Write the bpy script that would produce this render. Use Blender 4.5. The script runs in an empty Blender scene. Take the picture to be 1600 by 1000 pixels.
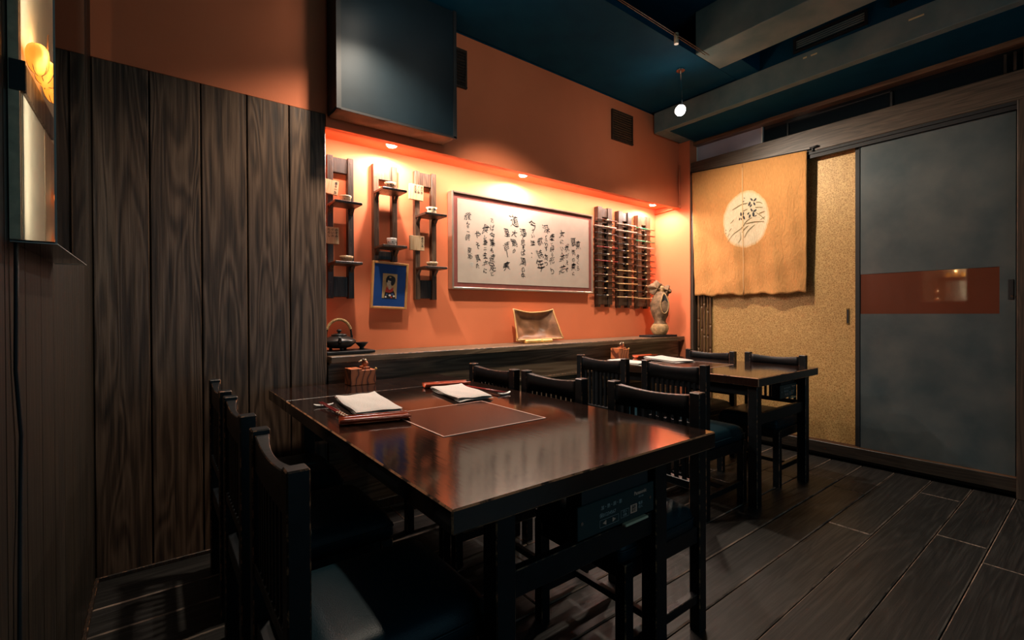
import bpy, bmesh, math, random
from mathutils import Vector, Matrix
random.seed(7)
S = bpy.context.scene
COL = S.collection
PI = math.pi

# ------------------------------------------------------------------ camera, exposure, light
def setup_camera():
    yaw, pitch, roll = 0.65369, -0.006076, 0.0043555
    f = Vector((math.sin(yaw)*math.cos(pitch), math.cos(yaw)*math.cos(pitch), math.sin(pitch)))
    r0 = Vector((math.cos(yaw), -math.sin(yaw), 0)); d0 = f.cross(r0)
    c, s = math.cos(roll), math.sin(roll)
    r = c*r0 + s*d0; d = -s*r0 + c*d0
    cam = bpy.data.cameras.new('camera'); o = bpy.data.objects.new('camera', cam); COL.objects.link(o)
    cam.sensor_width = 36; cam.lens = 727.14*36/1600; cam.shift_y = -(500-494.2)/1600
    cam.clip_start = .02
    u = -d; b = -f
    o.matrix_world = Matrix(((r.x, u.x, b.x, 0), (r.y, u.y, b.y, 0), (r.z, u.z, b.z, 1.076), (0, 0, 0, 1)))
    S.camera = o
setup_camera()
S.view_settings.view_transform = 'Standard'
S.view_settings.look = 'None'
S.view_settings.gamma = 1
S.view_settings.use_curve_mapping = False
S.view_settings.exposure = 0.12
w = bpy.data.worlds.new('world'); S.world = w; w.use_nodes = True
w.node_tree.nodes['Background'].inputs[0].default_value = (.03, .05, .06, 1)
w.node_tree.nodes['Background'].inputs[1].default_value = .3

def light(name, kind, loc, energy, color, aim=None, size=.05, spot=140, blend=.5, sy=None):
    L = bpy.data.lights.new(name, kind); L.energy = energy; L.color = color
    if kind == 'AREA':
        L.size = size
        if sy: L.shape = 'RECTANGLE'; L.size_y = sy
    else: L.shadow_soft_size = size
    if kind == 'SPOT': L.spot_size = math.radians(spot); L.spot_blend = blend
    o = bpy.data.objects.new(name, L); COL.objects.link(o); o.location = loc
    if aim is not None:
        o.rotation_euler = (Vector(aim)-Vector(loc)).to_track_quat('-Z', 'Y').to_euler()
    return o
WARM = (1, .76, .50); NEUT = (1, .84, .66); COOL = (.40, .82, 1)
LAMP_B = (3.02, 1.93, 2.54); LAMP_A = (.86, 2.10, 2.66)
light('spot_beam_right', 'SPOT', (3.02, 1.90, 2.50), 88, NEUT, (3.6, 1.3, .6), .035, 156, .7)
light('spot_beam_left', 'SPOT', (.86, 2.08, 2.60), 100, NEUT, (.95, 1.9, 0), .035, 138, 1.0)
light('spot_beam_middle', 'SPOT', (1.38, 1.70, 2.60), 108, NEUT, (2.25, 2.77, .75), .03, 66, 1.0)
for x, e in ((1.12, 34), (2.12, 40), (3.66, 22)):
    light('niche_beam', 'SPOT', (x, 2.63, 2.062), e, (1, .82, .70), (x, 2.67, 1.0), .02, 172, .35)
light('niche_strip', 'AREA', (2.30, 2.585, 2.078), 29, (1, .74, .60), (2.30, 2.66, 1.6), 3.05, sy=.012)
# added cool fill light behind the viewer; that wall has no window
light('cool_fill', 'AREA', (1.7, -2.2, 1.6), 10, COOL, (1.7, 0, 1.6), 3.2, sy=2.2)

# ------------------------------------------------------------------ materials
MATS = {}
def nmat(name):
    m = bpy.data.materials.new(name); m.use_nodes = True
    nt = m.node_tree; b = nt.nodes['Principled BSDF']
    MATS[name] = m
    return m, nt, b
def N(nt, t, **kw):
    n = nt.nodes.new(t)
    for k, v in kw.items():
        if k in n.inputs: n.inputs[k].default_value = v
        else: setattr(n, k, v)
    return n
def ramp(nt, src, stops):
    r = N(nt, 'ShaderNodeValToRGB'); e = r.color_ramp.elements
    while len(e) < len(stops): e.new(.5)
    for k, (p, c) in enumerate(stops):
        e[k].position = p; e[k].color = (*c, 1) if len(c) == 3 else c
    nt.links.new(src, r.inputs[0]); return r
def coords(nt, scale, rnd=True):
    tc = N(nt, 'ShaderNodeTexCoord'); mp = N(nt, 'ShaderNodeMapping')
    mp.inputs['Scale'].default_value = scale
    if rnd:
        oi = N(nt, 'ShaderNodeObjectInfo'); mu = N(nt, 'ShaderNodeMath', operation='MULTIPLY')
        nt.links.new(oi.outputs['Random'], mu.inputs[0]); mu.inputs[1].default_value = 37.0
        cb = N(nt, 'ShaderNodeCombineXYZ')
        for i in range(3): nt.links.new(mu.outputs[0], cb.inputs[i])
        nt.links.new(cb.outputs[0], mp.inputs['Location'])
    nt.links.new(tc.outputs['Object'], mp.inputs['Vector'])
    return mp.outputs[0]
def bump(nt, b, src, strength, dist=.01):
    bp = N(nt, 'ShaderNodeBump'); bp.inputs['Strength'].default_value = strength; bp.inputs['Distance'].default_value = dist
    nt.links.new(src, bp.inputs['Height']); nt.links.new(bp.outputs[0], b.inputs['Normal']); return bp
def plain(name, col, rough=.5, metal=0, noise=0, nscale=30, bmp=0, coat=0, emis=None, es=0, spec=.5):
    m, nt, b = nmat(name)
    b.inputs['Roughness'].default_value = rough; b.inputs['Metallic'].default_value = metal
    b.inputs['Coat Weight'].default_value = coat; b.inputs['Specular IOR Level'].default_value = spec
    v = coords(nt, (1, 1, 1), False)
    nz = N(nt, 'ShaderNodeTexNoise', Scale=nscale, Detail=4.0); nt.links.new(v, nz.inputs['Vector'])
    a = tuple(max(0, c*(1-noise)) for c in col); c2 = tuple(min(1, c*(1+noise)) for c in col)
    r = ramp(nt, nz.outputs['Fac'], [(.3, a), (.7, c2)])
    nt.links.new(r.outputs[0], b.inputs['Base Color'])
    if bmp: bump(nt, b, nz.outputs['Fac'], bmp)
    if emis: b.inputs['Emission Color'].default_value = (*emis, 1); b.inputs['Emission Strength'].default_value = es
    return m
def wood(name, dark, mid, light_, axis='z', scale=1.0, rough=.45, bmp=.35, contrast=1.0, speck=None, spec=.5, rings=1.0):
    """long-grain wood, arches of grain stretched along axis"""
    m, nt, b = nmat(name)
    st = [9*scale]*3; st['xyz'.index(axis)] = .7*scale
    v = coords(nt, tuple(st))
    n1 = N(nt, 'ShaderNodeTexNoise', Scale=1.0, Detail=2.0, Distortion=.6); nt.links.new(v, n1.inputs['Vector'])
    m1 = N(nt, 'ShaderNodeMath', operation='MULTIPLY'); nt.links.new(n1.outputs['Fac'], m1.inputs[0]); m1.inputs[1].default_value = 62*rings
    fr = N(nt, 'ShaderNodeMath', operation='SINE'); nt.links.new(m1.outputs[0], fr.inputs[0])
    mr = N(nt, 'ShaderNodeMapRange'); mr.inputs[1].default_value = -1; mr.inputs[2].default_value = 1
    nt.links.new(fr.outputs[0], mr.inputs[0])
    st2 = [90*scale]*3; st2['xyz'.index(axis)] = 2.5*scale
    v2 = coords(nt, tuple(st2))
    n2 = N(nt, 'ShaderNodeTexNoise', Scale=1.0, Detail=5.0, Roughness=.65); nt.links.new(v2, n2.inputs['Vector'])
    mx = N(nt, 'ShaderNodeMath', operation='MULTIPLY_ADD'); mx.inputs[1].default_value = .38*contrast
    nt.links.new(mr.outputs[0], mx.inputs[0]); nt.links.new(n2.outputs['Fac'], mx.inputs[2])
    r = ramp(nt, mx.outputs[0], [(.32, dark), (.60, mid), (.98, light_)])
    col = r.outputs[0]
    nt.links.new(col, b.inputs['Base Color'])
    b.inputs['Roughness'].default_value = rough; b.inputs['Specular IOR Level'].default_value = spec
    rr = N(nt, 'ShaderNodeMapRange'); rr.inputs[3].default_value = rough+.14; rr.inputs[4].default_value = rough-.08
    nt.links.new(mx.outputs[0], rr.inputs[0]); nt.links.new(rr.outputs[0], b.inputs['Roughness'])
    bump(nt, b, mx.outputs[0], bmp, .002)
    return m
M = {}
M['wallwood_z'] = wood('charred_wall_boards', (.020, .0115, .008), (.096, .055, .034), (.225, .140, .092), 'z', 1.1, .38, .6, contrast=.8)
M['leftwood_shaded'] = wood('shaded_left_wall_boards', (.005, .004, .003), (.018, .013, .008), (.042, .030, .019), 'z', 1.1, .45, .5, contrast=.6)  # board wood darkened: the shade on the left wall is put into its colour
M['sill_y'] = wood('sill_wood', (.010, .008, .006), (.030, .022, .016), (.060, .044, .032), 'y', 1.5, .46, .2, contrast=.5)
M['wallwood_x'] = wood('brown_panel_wood', (.035, .023, .014), (.12, .078, .047), (.20, .14, .09), 'x', 1.0, .42, .3)
M['beam_y'] = wood('header_wood', (.030, .021, .015), (.080, .055, .038), (.15, .108, .076), 'y', 1.5, .46, .25, contrast=.5)
M['post_z'] = wood('post_wood', (.016, .011, .008), (.055, .038, .027), (.11, .078, .056), 'z', 1.5, .46, .25, contrast=.5)
M['rail_brown'] = wood('brown_rail_wood', (.05, .022, .012), (.16, .075, .038), (.25, .13, .07), 'y', 1.2, .4, .2)
M['floor'] = wood('dark_floor_boards', (.006, .006, .006), (.0165, .0152, .0142), (.044, .041, .038), 'x', 1.1, .44, .45, contrast=.55, spec=.4)
M['lacq'] = plain('black_lacquer', (.0045, .0062, .0080), .38, noise=.4, nscale=25, bmp=.04, spec=.32)
M['wear'] = None
def wear():
    m, nt, b = nmat('worn_edge')
    v = coords(nt, (1, 1, 1))
    nz = N(nt, 'ShaderNodeTexNoise', Scale=45.0, Detail=5.0, Roughness=.7); nt.links.new(v, nz.inputs['Vector'])
    r = ramp(nt, nz.outputs['Fac'], [(.50, (.014, .011, .009)), (.60, (.30, .14, .07))])
    nt.links.new(r.outputs[0], b.inputs['Base Color']); b.inputs['Roughness'].default_value = .38
    return m
M['wear'] = wear()
def edgewear():
    m, nt, b = nmat('worn_table_edge')
    v = coords(nt, (1, 1, 1), False)
    nz = N(nt, 'ShaderNodeTexNoise', Scale=14.0, Detail=6.0, Roughness=.75); nt.links.new(v, nz.inputs['Vector'])
    r = ramp(nt, nz.outputs['Fac'], [(.40, (.02, .012, .009)), (.50, (.48, .22, .11))])
    nt.links.new(r.outputs[0], b.inputs['Base Color']); b.inputs['Roughness'].default_value = .35
    return m
M['edgewear'] = edgewear()
def dust():
    m, nt, b = nmat('dusty_board_edge')
    v = coords(nt, (3, 30, 3))
    nz = N(nt, 'ShaderNodeTexNoise', Scale=2.0, Detail=6.0, Roughness=.75); nt.links.new(v, nz.inputs['Vector'])
    r = ramp(nt, nz.outputs['Fac'], [(.38, (.03, .025, .02)), (.62, (.34, .24, .18))])
    nt.links.new(r.outputs[0], b.inputs['Base Color']); b.inputs['Roughness'].default_value = .7
    return m
M['dust'] = dust()
def tablewood():
    m, nt, b = nmat('table_lacquer_wood')
    v = coords(nt, (60, 3.0, 60), False)
    n2 = N(nt, 'ShaderNodeTexNoise', Scale=1.0, Detail=6.0, Roughness=.6, Distortion=.4); nt.links.new(v, n2.inputs['Vector'])
    v3 = coords(nt, (2, 2, 2), False)
    n3 = N(nt, 'ShaderNodeTexNoise', Scale=1.0, Detail=2.0); nt.links.new(v3, n3.inputs['Vector'])
    r = ramp(nt, n2.outputs['Fac'], [(.35, (.008, .0045, .0035)), (.7, (.022, .010, .007))])
    nt.links.new(r.outputs[0], b.inputs['Base Color'])
    mr = N(nt, 'ShaderNodeMapRange'); mr.inputs[3].default_value = .05; mr.inputs[4].default_value = .13
    nt.links.new(n3.outputs['Fac'], mr.inputs[0]); nt.links.new(mr.outputs[0], b.inputs['Roughness'])
    b.inputs['Specular IOR Level'].default_value = 1.0; b.inputs['IOR'].default_value = 1.6
    bump(nt, b, n2.outputs['Fac'], .22, .0009)
    return m
M['table'] = tablewood()
M['plate'] = plain('brown_heating_plate', (.034, .0105, .006), .22, noise=.06, nscale=8, spec=.35)
M['pink'] = plain('pale_pink_line', (.62, .40, .32), .4)
def leather():
    m, nt, b = nmat('black_leather')
    b.inputs['Base Color'].default_value = (.003, .019, .028, 1); b.inputs['Specular IOR Level'].default_value = .16; b.inputs['Roughness'].default_value = .38
    v = coords(nt, (1, 1, 1))
    vo = N(nt, 'ShaderNodeTexVoronoi', Scale=420.0); nt.links.new(v, vo.inputs['Vector'])
    nz = N(nt, 'ShaderNodeTexNoise', Scale=9.0, Detail=3.0); nt.links.new(v, nz.inputs['Vector'])
    ad = N(nt, 'ShaderNodeMath', operation='MULTIPLY_ADD'); ad.inputs[1].default_value = .12
    nt.links.new(vo.outputs['Distance'], ad.inputs[0]); nt.links.new(nz.outputs['Fac'], ad.inputs[2])
    bump(nt, b, ad.outputs[0], .35, .006)
    return m
M['leather'] = leather()
def paint(name, a, c, rough=.75, sc=3, spec=.4):
    m, nt, b = nmat(name)
    v = coords(nt, (1, 1, 1), False)
    nz = N(nt, 'ShaderNodeTexNoise', Scale=float(sc), Detail=5.0); nt.links.new(v, nz.inputs['Vector'])
    n2 = N(nt, 'ShaderNodeTexNoise', Scale=140.0, Detail=3.0); nt.links.new(v, n2.inputs['Vector'])
    r = ramp(nt, nz.outputs['Fac'], [(.3, a), (.7, c)]); nt.links.new(r.outputs[0], b.inputs['Base Color'])
    b.inputs['Roughness'].default_value = rough; b.inputs['Specular IOR Level'].default_value = spec
    bump(nt, b, n2.outputs['Fac'], .12, .002); return m
M['orange'] = paint('orange_plaster', (.80, .215, .090), (.86, .24, .104))
M['ceil'] = paint('dark_teal_ceiling_paint', (.002, .048, .094), (.004, .064, .118), .7, 6, .08)
M['ceil_lt'] = paint('scuffed_grey_ceiling_paint', (.11, .19, .20), (.26, .31, .28), .7, 4, .15)
M['black'] = plain('matt_black', (.008, .009, .011), .6)
def gold():
    m, nt, b = nmat('gold_patterned_paper')
    v = coords(nt, (1, 1, 1), False)
    nz = N(nt, 'ShaderNodeTexNoise', Scale=22.0, Detail=2.0, Distortion=1.2); nt.links.new(v, nz.inputs['Vector'])
    vo = N(nt, 'ShaderNodeTexVoronoi', Scale=75.0, feature='DISTANCE_TO_EDGE')
    mx = N(nt, 'ShaderNodeVectorMath', operation='MULTIPLY_ADD'); mx.inputs[1].default_value = (.03, .03, .03)
    nt.links.new(nz.outputs['Color'], mx.inputs[0]); nt.links.new(v, mx.inputs[2]); nt.links.new(mx.outputs[0], vo.inputs['Vector'])
    r = ramp(nt, vo.outputs['Distance'], [(.02, (.60, .385, .145)), (.18, (.345, .19, .058))])
    nt.links.new(r.outputs[0], b.inputs['Base Color']); b.inputs['Roughness'].default_value = .50
    b.inputs['Metallic'].default_value = .10
    bump(nt, b, vo.outputs['Distance'], .25, .002); return m
M['gold'] = gold()
M['blue'] = paint('slate_blue_plaster', (.044, .064, .072), (.092, .104, .104), .42, 5)
M['redband'] = plain('red_brown_glossy_band', (.13, .036, .019), .03, noise=.05, nscale=5, coat=1.0, spec=1.0)
def noren():
    m, nt, b = nmat('ochre_dyed_hemp')
    tc = N(nt, 'ShaderNodeTexCoord')
    mp = N(nt, 'ShaderNodeMapping'); nt.links.new(tc.outputs['Object'], mp.inputs['Vector'])
    mp.inputs['Location'].default_value = (0, .002, .448); 
    sp = N(nt, 'ShaderNodeSeparateXYZ'); nt.links.new(mp.outputs[0], sp.inputs[0])
    yy = N(nt, 'ShaderNodeMath', operation='DIVIDE'); nt.links.new(sp.outputs[1], yy.inputs[0]); yy.inputs[1].default_value = .218
    z2 = N(nt, 'ShaderNodeMath', operation='DIVIDE'); nt.links.new(sp.outputs[2], z2.inputs[0]); z2.inputs[1].default_value = .262
    cb = N(nt, 'ShaderNodeCombineXYZ'); nt.links.new(yy.outputs[0], cb.inputs[0]); nt.links.new(z2.outputs[0], cb.inputs[1])
    ln = N(nt, 'ShaderNodeVectorMath', operation='LENGTH'); nt.links.new(cb.outputs[0], ln.inputs[0])
    nz = N(nt, 'ShaderNodeTexNoise', Scale=6.0, Detail=6.0, Roughness=.7); nt.links.new(tc.outputs['Object'], nz.inputs['Vector'])
    ad = N(nt, 'ShaderNodeMath', operation='MULTIPLY_ADD'); ad.inputs[1].default_value = .22
    nt.links.new(nz.outputs['Fac'], ad.inputs[0]); nt.links.new(ln.outputs['Value'], ad.inputs[2])
    r = ramp(nt, ad.outputs[0], [(.90, (.80, .66, .44)), (1.02, (.76, .46, .19)), (1.14, (.62, .235, .052)), (1.50, (.66, .315, .095))])
    wv = N(nt, 'ShaderNodeMapping'); wv.inputs['Scale'].default_value = (1, 260, 30); nt.links.new(tc.outputs['Object'], wv.inputs[0])
    n2 = N(nt, 'ShaderNodeTexNoise', Scale=1.0, Detail=3.0); nt.links.new(wv.outputs[0], n2.inputs['Vector'])
    rr = ramp(nt, n2.outputs['Fac'], [(.3, (.76, .74, .72)), (.72, (1, 1, 1))])
    mu = N(nt, 'ShaderNodeMix', data_type='RGBA', blend_type='MULTIPLY'); mu.inputs[0].default_value = 1
    nt.links.new(r.outputs[0], mu.inputs[6]); nt.links.new(rr.outputs[0], mu.inputs[7])
    nt.links.new(mu.outputs[2], b.inputs['Base Color']); b.inputs['Roughness'].default_value = .85
    w2 = N(nt, 'ShaderNodeTexNoise', Scale=11.0, Detail=9.0, Roughness=.68, Distortion=1.4)
    wm = N(nt, 'ShaderNodeMapping'); wm.inputs['Scale'].default_value = (1, 2.2, .9); nt.links.new(tc.outputs['Object'], wm.inputs[0]); nt.links.new(wm.outputs[0], w2.inputs['Vector'])
    bump(nt, b, w2.outputs['Fac'], .9, .012)
    return m
M['noren'] = noren()
M['ink'] = plain('black_ink', (.008, .008, .010), .6)
M['paper'] = plain('cream_paper', (.34, .29, .24), .7, noise=.05, nscale=12)
M['mount'] = plain('dark_red_mount', (.20, .055, .045), .55, noise=.1)
M['bronze'] = plain('pale_bronze_frame', (.42, .36, .29), .28, metal=.7, noise=.15, nscale=8)
M['rack'] = wood('dark_rack_wood', (.008, .006, .005), (.030, .018, .013), (.062, .040, .028), 'z', 2.0, .42, .3)
M['rack_b'] = wood('brown_rack_wood', (.022, .012, .007), (.085, .046, .025), (.14, .085, .05), 'z', 2.0, .45, .3)
M['plaque'] = wood('pale_plaque_wood', (.32, .20, .09), (.44, .30, .155), (.50, .37, .22), 'z', 2.0, .55, .1)
M['tanw'] = wood('tan_display_wood', (.22, .14, .08), (.36, .25, .16), (.45, .33, .22), 'z', 2.5, .6, .2)
M['tan_lt'] = plain('pale_tan_strip', (.72, .50, .35), .6, noise=.2, nscale=50)
M['frame_gold'] = plain('light_wood_frame', (.62, .30, .09), .32, noise=.15, nscale=12)
M['bluemat'] = plain('bright_blue_mat', (.006, .055, .26), .55, noise=.04)
M['skin'] = plain('print_skin', (.74, .58, .42), .6); M['printbg'] = plain('print_tan', (.62, .40, .17), .6, noise=.1)
M['printred'] = plain('print_red', (.55, .05, .03), .6); M['printblue'] = plain('print_blue', (.05, .08, .22), .6); M['printwhite'] = plain('print_white', (.8, .78, .72), .6)
M['iron'] = plain('black_cast_iron', (.018, .020, .020), .34, noise=.3, nscale=60, bmp=.08, metal=.2)
M['cane'] = plain('wrapped_cane', (.50, .33, .14), .5, noise=.3)
M['ceramic_br'] = plain('unglazed_brown_ceramic', (.20, .092, .044), .42, noise=.35, nscale=14, bmp=.2)
M['ceramic_rim'] = plain('ochre_rim_glaze', (.50, .29, .11), .35, noise=.2, nscale=20)
M['stone'] = plain('rough_clay', (.22, .135, .072), .8, noise=.5, nscale=28, bmp=.8)
M['stone_lt'] = plain('ash_glazed_clay', (.44, .28, .125), .7, noise=.4, nscale=40, bmp=.5)
M['cream'] = plain('cream_glaze', (.72, .60, .40), .3, noise=.08, nscale=30)
M['white'] = plain('white_porcelain', (.78, .75, .70), .2)
M['bowl_brown'] = plain('dark_brown_glaze', (.06, .03, .022), .3, noise=.4)
M['bowl_tan'] = plain('speckled_tan_glaze', (.34, .23, .13), .35, noise=.5, nscale=90)
M['napkin'] = plain('white_cotton_napkin', (.52, .50, .47), .9, noise=.05, nscale=160, bmp=.25)
M['redlac'] = plain('red_lacquer', (.46, .070, .022), .25, noise=.18, nscale=14, coat=.15)
def boxwood():
    m, nt, b = nmat('figured_orange_wood')
    v = coords(nt, (1, 1, 1), False)
    wv = N(nt, 'ShaderNodeTexWave', Scale=9.0, Distortion=7.0, Detail=1.0); wv.inputs['Detail Scale'].default_value = 1.3; nt.links.new(v, wv.inputs['Vector'])
    r = ramp(nt, wv.outputs['Fac'], [(.03, (.10, .025, .012)), (.16, (.42, .115, .040)), (1, (.50, .15, .055))])
    nt.links.new(r.outputs[0], b.inputs['Base Color']); b.inputs['Roughness'].default_value = .4; return m
M['boxwood'] = boxwood()
M['bambooD'] = wood('smoked_bamboo', (.03, .014, .008), (.11, .055, .026), (.20, .11, .05), 'z', 2.0, .32, .1)
M['node'] = plain('bamboo_node', (.42, .27, .13), .5)
M['chrome'] = plain('polished_steel', (.6, .6, .6), .15, metal=1)
M['brass'] = plain('brass', (.55, .36, .14), .3, metal=1)
M['panelteal'] = plain('control_panel_teal', (.010, .034, .036), .32, spec=.5)
M['printgrey'] = plain('pale_print', (.42, .42, .40), .5); M['printorange'] = plain('salmon_print', (.75, .40, .28), .5)
M['bambooP'] = plain('pale_bamboo', (.60, .35, .10), .4, noise=.3, nscale=30)
M['silver'] = plain('brushed_grey_panel', (.56, .55, .64), .30, noise=.12, nscale=4)
def glass(name, tint, ior=1.45, gl=.08):
    m = bpy.data.materials.new(name); m.use_nodes = True; nt = m.node_tree; nt.nodes.clear()
    o = N(nt, 'ShaderNodeOutputMaterial'); t = N(nt, 'ShaderNodeBsdfTransparent'); t.inputs[0].default_value = (*tint, 1)
    g = N(nt, 'ShaderNodeBsdfGlossy'); g.inputs['Roughness'].default_value = .02
    fr = N(nt, 'ShaderNodeFresnel'); fr.inputs[0].default_value = ior
    mx = N(nt, 'ShaderNodeMixShader'); nt.links.new(fr.outputs[0], mx.inputs[0]); nt.links.new(t.outputs[0], mx.inputs[1]); nt.links.new(g.outputs[0], mx.inputs[2])
    nt.links.new(mx.outputs[0], o.inputs[0]); return m
M['acrylic'] = glass('clear_acrylic', (.94, .95, .93))
M['edge_acr'] = plain('acrylic_edge', (.30, .34, .32), .1)
M['darkglass'] = plain('dark_glass', (.006, .009, .012), .06, spec=.8)
M['lantern'] = plain('glowing_orange_husk', (.85, .38, .06), .6, noise=.3, nscale=40, emis=(1, .31, .03), es=1.15)
M['lantern_dim'] = plain('orange_husk', (.60, .17, .05), .6, noise=.3, nscale=40, emis=(1, .22, .04), es=.9)
M['bulb'] = plain('lit_bulb', (1, 1, 1), .5, emis=(1, .90, .75), es=30)
M['seedbulb'] = plain('tiny_lit_bulb', (1, 1, 1), .5, emis=(1, .72, .40), es=22)
M['puck'] = plain('lit_puck_lens', (1, 1, 1), .5, emis=(1, .84, .62), es=12)
M['ceilwhite'] = plain('cream_display_board', (.66, .60, .48), .7, noise=.04)
M['green'] = plain('green_lacquer', (.03, .30, .15), .3); M['tape'] = plain('pale_yellow_glint', (.85, .68, .35), .5)

# ------------------------------------------------------------------ mesh helpers
class B:
    def __init__(s): s.bm = bmesh.new()
    def box(s, x0, x1, y0, y1, z0, z1, bev=0, wi=None, mi=0, mat=None):
        vs = [s.bm.verts.new(p) for p in ((x0,y0,z0),(x1,y0,z0),(x1,y1,z0),(x0,y1,z0),(x0,y0,z1),(x1,y0,z1),(x1,y1,z1),(x0,y1,z1))]
        if mat is not None:
            for v in vs: v.co = mat @ v.co
        fs = [s.bm.faces.new([vs[i] for i in q]) for q in ((3,2,1,0),(4,5,6,7),(0,1,5,4),(1,2,6,5),(2,3,7,6),(3,0,4,7))]
        for f in fs: f.material_index = mi
        if bev:
            es = list({e for f in fs for e in f.edges})
            r = bmesh.ops.bevel(s.bm, geom=es, offset=bev, segments=1, affect='EDGES', profile=.5)
            if wi is not None:
                for f in r['faces']:
                    if f.calc_area() < 1e9 and len(f.verts) <= 4: f.material_index = wi
        return s
    def cyl(s, p0, p1, r0, r1=None, n=12, mi=0, smooth=True, caps=True):
        r1 = r0 if r1 is None else r1
        p0, p1 = Vector(p0), Vector(p1); d = (p1-p0).normalized()
        a = d.orthogonal().normalized(); b = d.cross(a)
        A = [s.bm.verts.new(p0+(a*math.cos(t)+b*math.sin(t))*r0) for t in [2*PI*i/n for i in range(n)]]
        Bv = [s.bm.verts.new(p1+(a*math.cos(t)+b*math.sin(t))*r1) for t in [2*PI*i/n for i in range(n)]]
        for i in range(n):
            f = s.bm.faces.new((A[i], A[(i+1)%n], Bv[(i+1)%n], Bv[i])); f.smooth = smooth; f.material_index = mi
        if caps:
            for f in (s.bm.faces.new(A[::-1]), s.bm.faces.new(Bv)): f.material_index = mi
        return s
    def tube(s, pts, r, n=8, mi=0, taper=None):
        pts = [Vector(p) for p in pts]; rings = []
        for k, p in enumerate(pts):
            d = (pts[min(k+1, len(pts)-1)]-pts[max(k-1, 0)]).normalized()
            if k == 0: a = d.orthogonal().normalized()
            else: a = (a - d*a.dot(d)).normalized()
            b = d.cross(a); rr = r if taper is None else r*taper(k/(len(pts)-1))
            rings.append([s.bm.verts.new(p+(a*math.cos(t)+b*math.sin(t))*rr) for t in [2*PI*i/n for i in range(n)]])
        for R0, R1 in zip(rings, rings[1:]):
            for i in range(n):
                f = s.bm.faces.new((R0[i], R0[(i+1)%n], R1[(i+1)%n], R1[i])); f.smooth = True; f.material_index = mi
        for f in (s.bm.faces.new(rings[0][::-1]), s.bm.faces.new(rings[-1])): f.material_index = mi
        return s
    def lathe(s, prof, c=(0,0,0), n=28, mi=0, fn=None):
        rings = []
        for r, z in prof:
            ring = []
            for i in range(n):
                t = 2*PI*i/n; rr = r*(fn(t, z) if fn else 1)
                ring.append(s.bm.verts.new((c[0]+rr*math.cos(t), c[1]+rr*math.sin(t), c[2]+z)))
            rings.append(ring)
        for R0, R1 in zip(rings, rings[1:]):
            for i in range(n):
                f = s.bm.faces.new((R0[i], R0[(i+1)%n], R1[(i+1)%n], R1[i])); f.smooth = True; f.material_index = mi
        for R, rev in ((rings[0], True), (rings[-1], False)):
            f = s.bm.faces.new(R[::-1] if rev else R); f.material_index = mi
        return s
    def poly(s, pts, ext, mi=0):
        """flat polygon extruded by vector ext"""
        a = [s.bm.verts.new(p) for p in pts]; e = Vector(ext); b = [s.bm.verts.new(Vector(p)+e) for p in pts]; n = len(pts)
        fs = [s.bm.faces.new(a[::-1]), s.bm.faces.new(b)] + [s.bm.faces.new((a[i], a[(i+1)%n], b[(i+1)%n], b[i])) for i in range(n)]
        for f in fs: f.material_index = mi
        return s
    def grid(s, f, nu, nv, mi=0, smooth=True, closed=None):
        V = [[s.bm.verts.new(f(i/nu, j/nv)) for j in range(nv+1)] for i in range(nu+1)]
        for i in range(nu):
            for j in range(nv):
                q = s.bm.faces.new((V[i][j], V[i+1][j], V[i+1][j+1], V[i][j+1])); q.smooth = smooth; q.material_index = mi
        return V
    def mesh(s, name, mats):
        bmesh.ops.recalc_face_normals(s.bm, faces=s.bm.faces)
        me = bpy.data.meshes.new(name); s.bm.to_mesh(me); s.bm.free()
        for m in (mats if isinstance(mats, (list, tuple)) else [mats]): me.materials.append(m)
        return me
def rootof(p):
    while p.parent: p = p.parent
    return p
def put(name, b, mats, parent=None, world=False, label=None, cat=None, group=None, kind=None):
    me = b.mesh(name, mats) if isinstance(b, B) else b
    o = bpy.data.objects.new(name, me); COL.objects.link(o)
    if parent is not None:
        o.parent = parent
        if world:
            l = rootof(parent).location
            me.transform(Matrix.Translation(-l))
    elif world is not False and world is not True:   # origin for a one-mesh thing
        me.transform(Matrix.Translation(-Vector(world))); o.location = world
    tag(o, label, cat, group, kind)
    return o
def tag(o, label=None, cat=None, group=None, kind=None):
    for k, v in (('label', label), ('category', cat), ('group', group), ('kind', kind)):
        if v: o[k] = v
    return o
def thing(name, loc, label, cat, group=None, rz=0):
    o = bpy.data.objects.new(name, None); COL.objects.link(o); o.location = loc; o.rotation_euler = (0, 0, rz)
    o.empty_display_size = .05
    return tag(o, label, cat, group)
def struct(name, b, mats, parent=None):
    return put(name, b, mats, parent, kind=None if parent else 'structure')
def solidify(b, t):
    g = b.bm.faces[:]
    bmesh.ops.recalc_face_normals(b.bm, faces=g)
    bmesh.ops.solidify(b.bm, geom=g, thickness=t)
def text_mesh(body, size, extrude=0, offset=0, res=2, align='CENTER', shear=0):
    c = bpy.data.curves.new('text', 'FONT'); c.body = body; c.size = size; c.extrude = extrude; c.offset = offset
    c.align_x = align; c.align_y = 'CENTER'; c.resolution_u = res; c.shear = shear
    o = bpy.data.objects.new('text', c); COL.objects.link(o)
    dg = bpy.context.evaluated_depsgraph_get()
    me = bpy.data.meshes.new_from_object(o.evaluated_get(dg))
    bpy.data.objects.remove(o); bpy.data.curves.remove(c)
    return me
def add_mesh(b, me, mat, mi=0, warp=None):
    off = len(b.bm.verts); 
    vs = []
    for v in me.vertices:
        p = Vector(v.co)
        if warp: p = warp(p)
        vs.append(b.bm.verts.new(mat @ p))
    for p in me.polygons:
        try:
            f = b.bm.faces.new([vs[i] for i in p.vertices]); f.material_index = mi
        except ValueError: pass
    bpy.data.meshes.remove(me)

# ------------------------------------------------------------------ the setting
XR, YW, YN = 3.90, 2.51, 2.77
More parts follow.
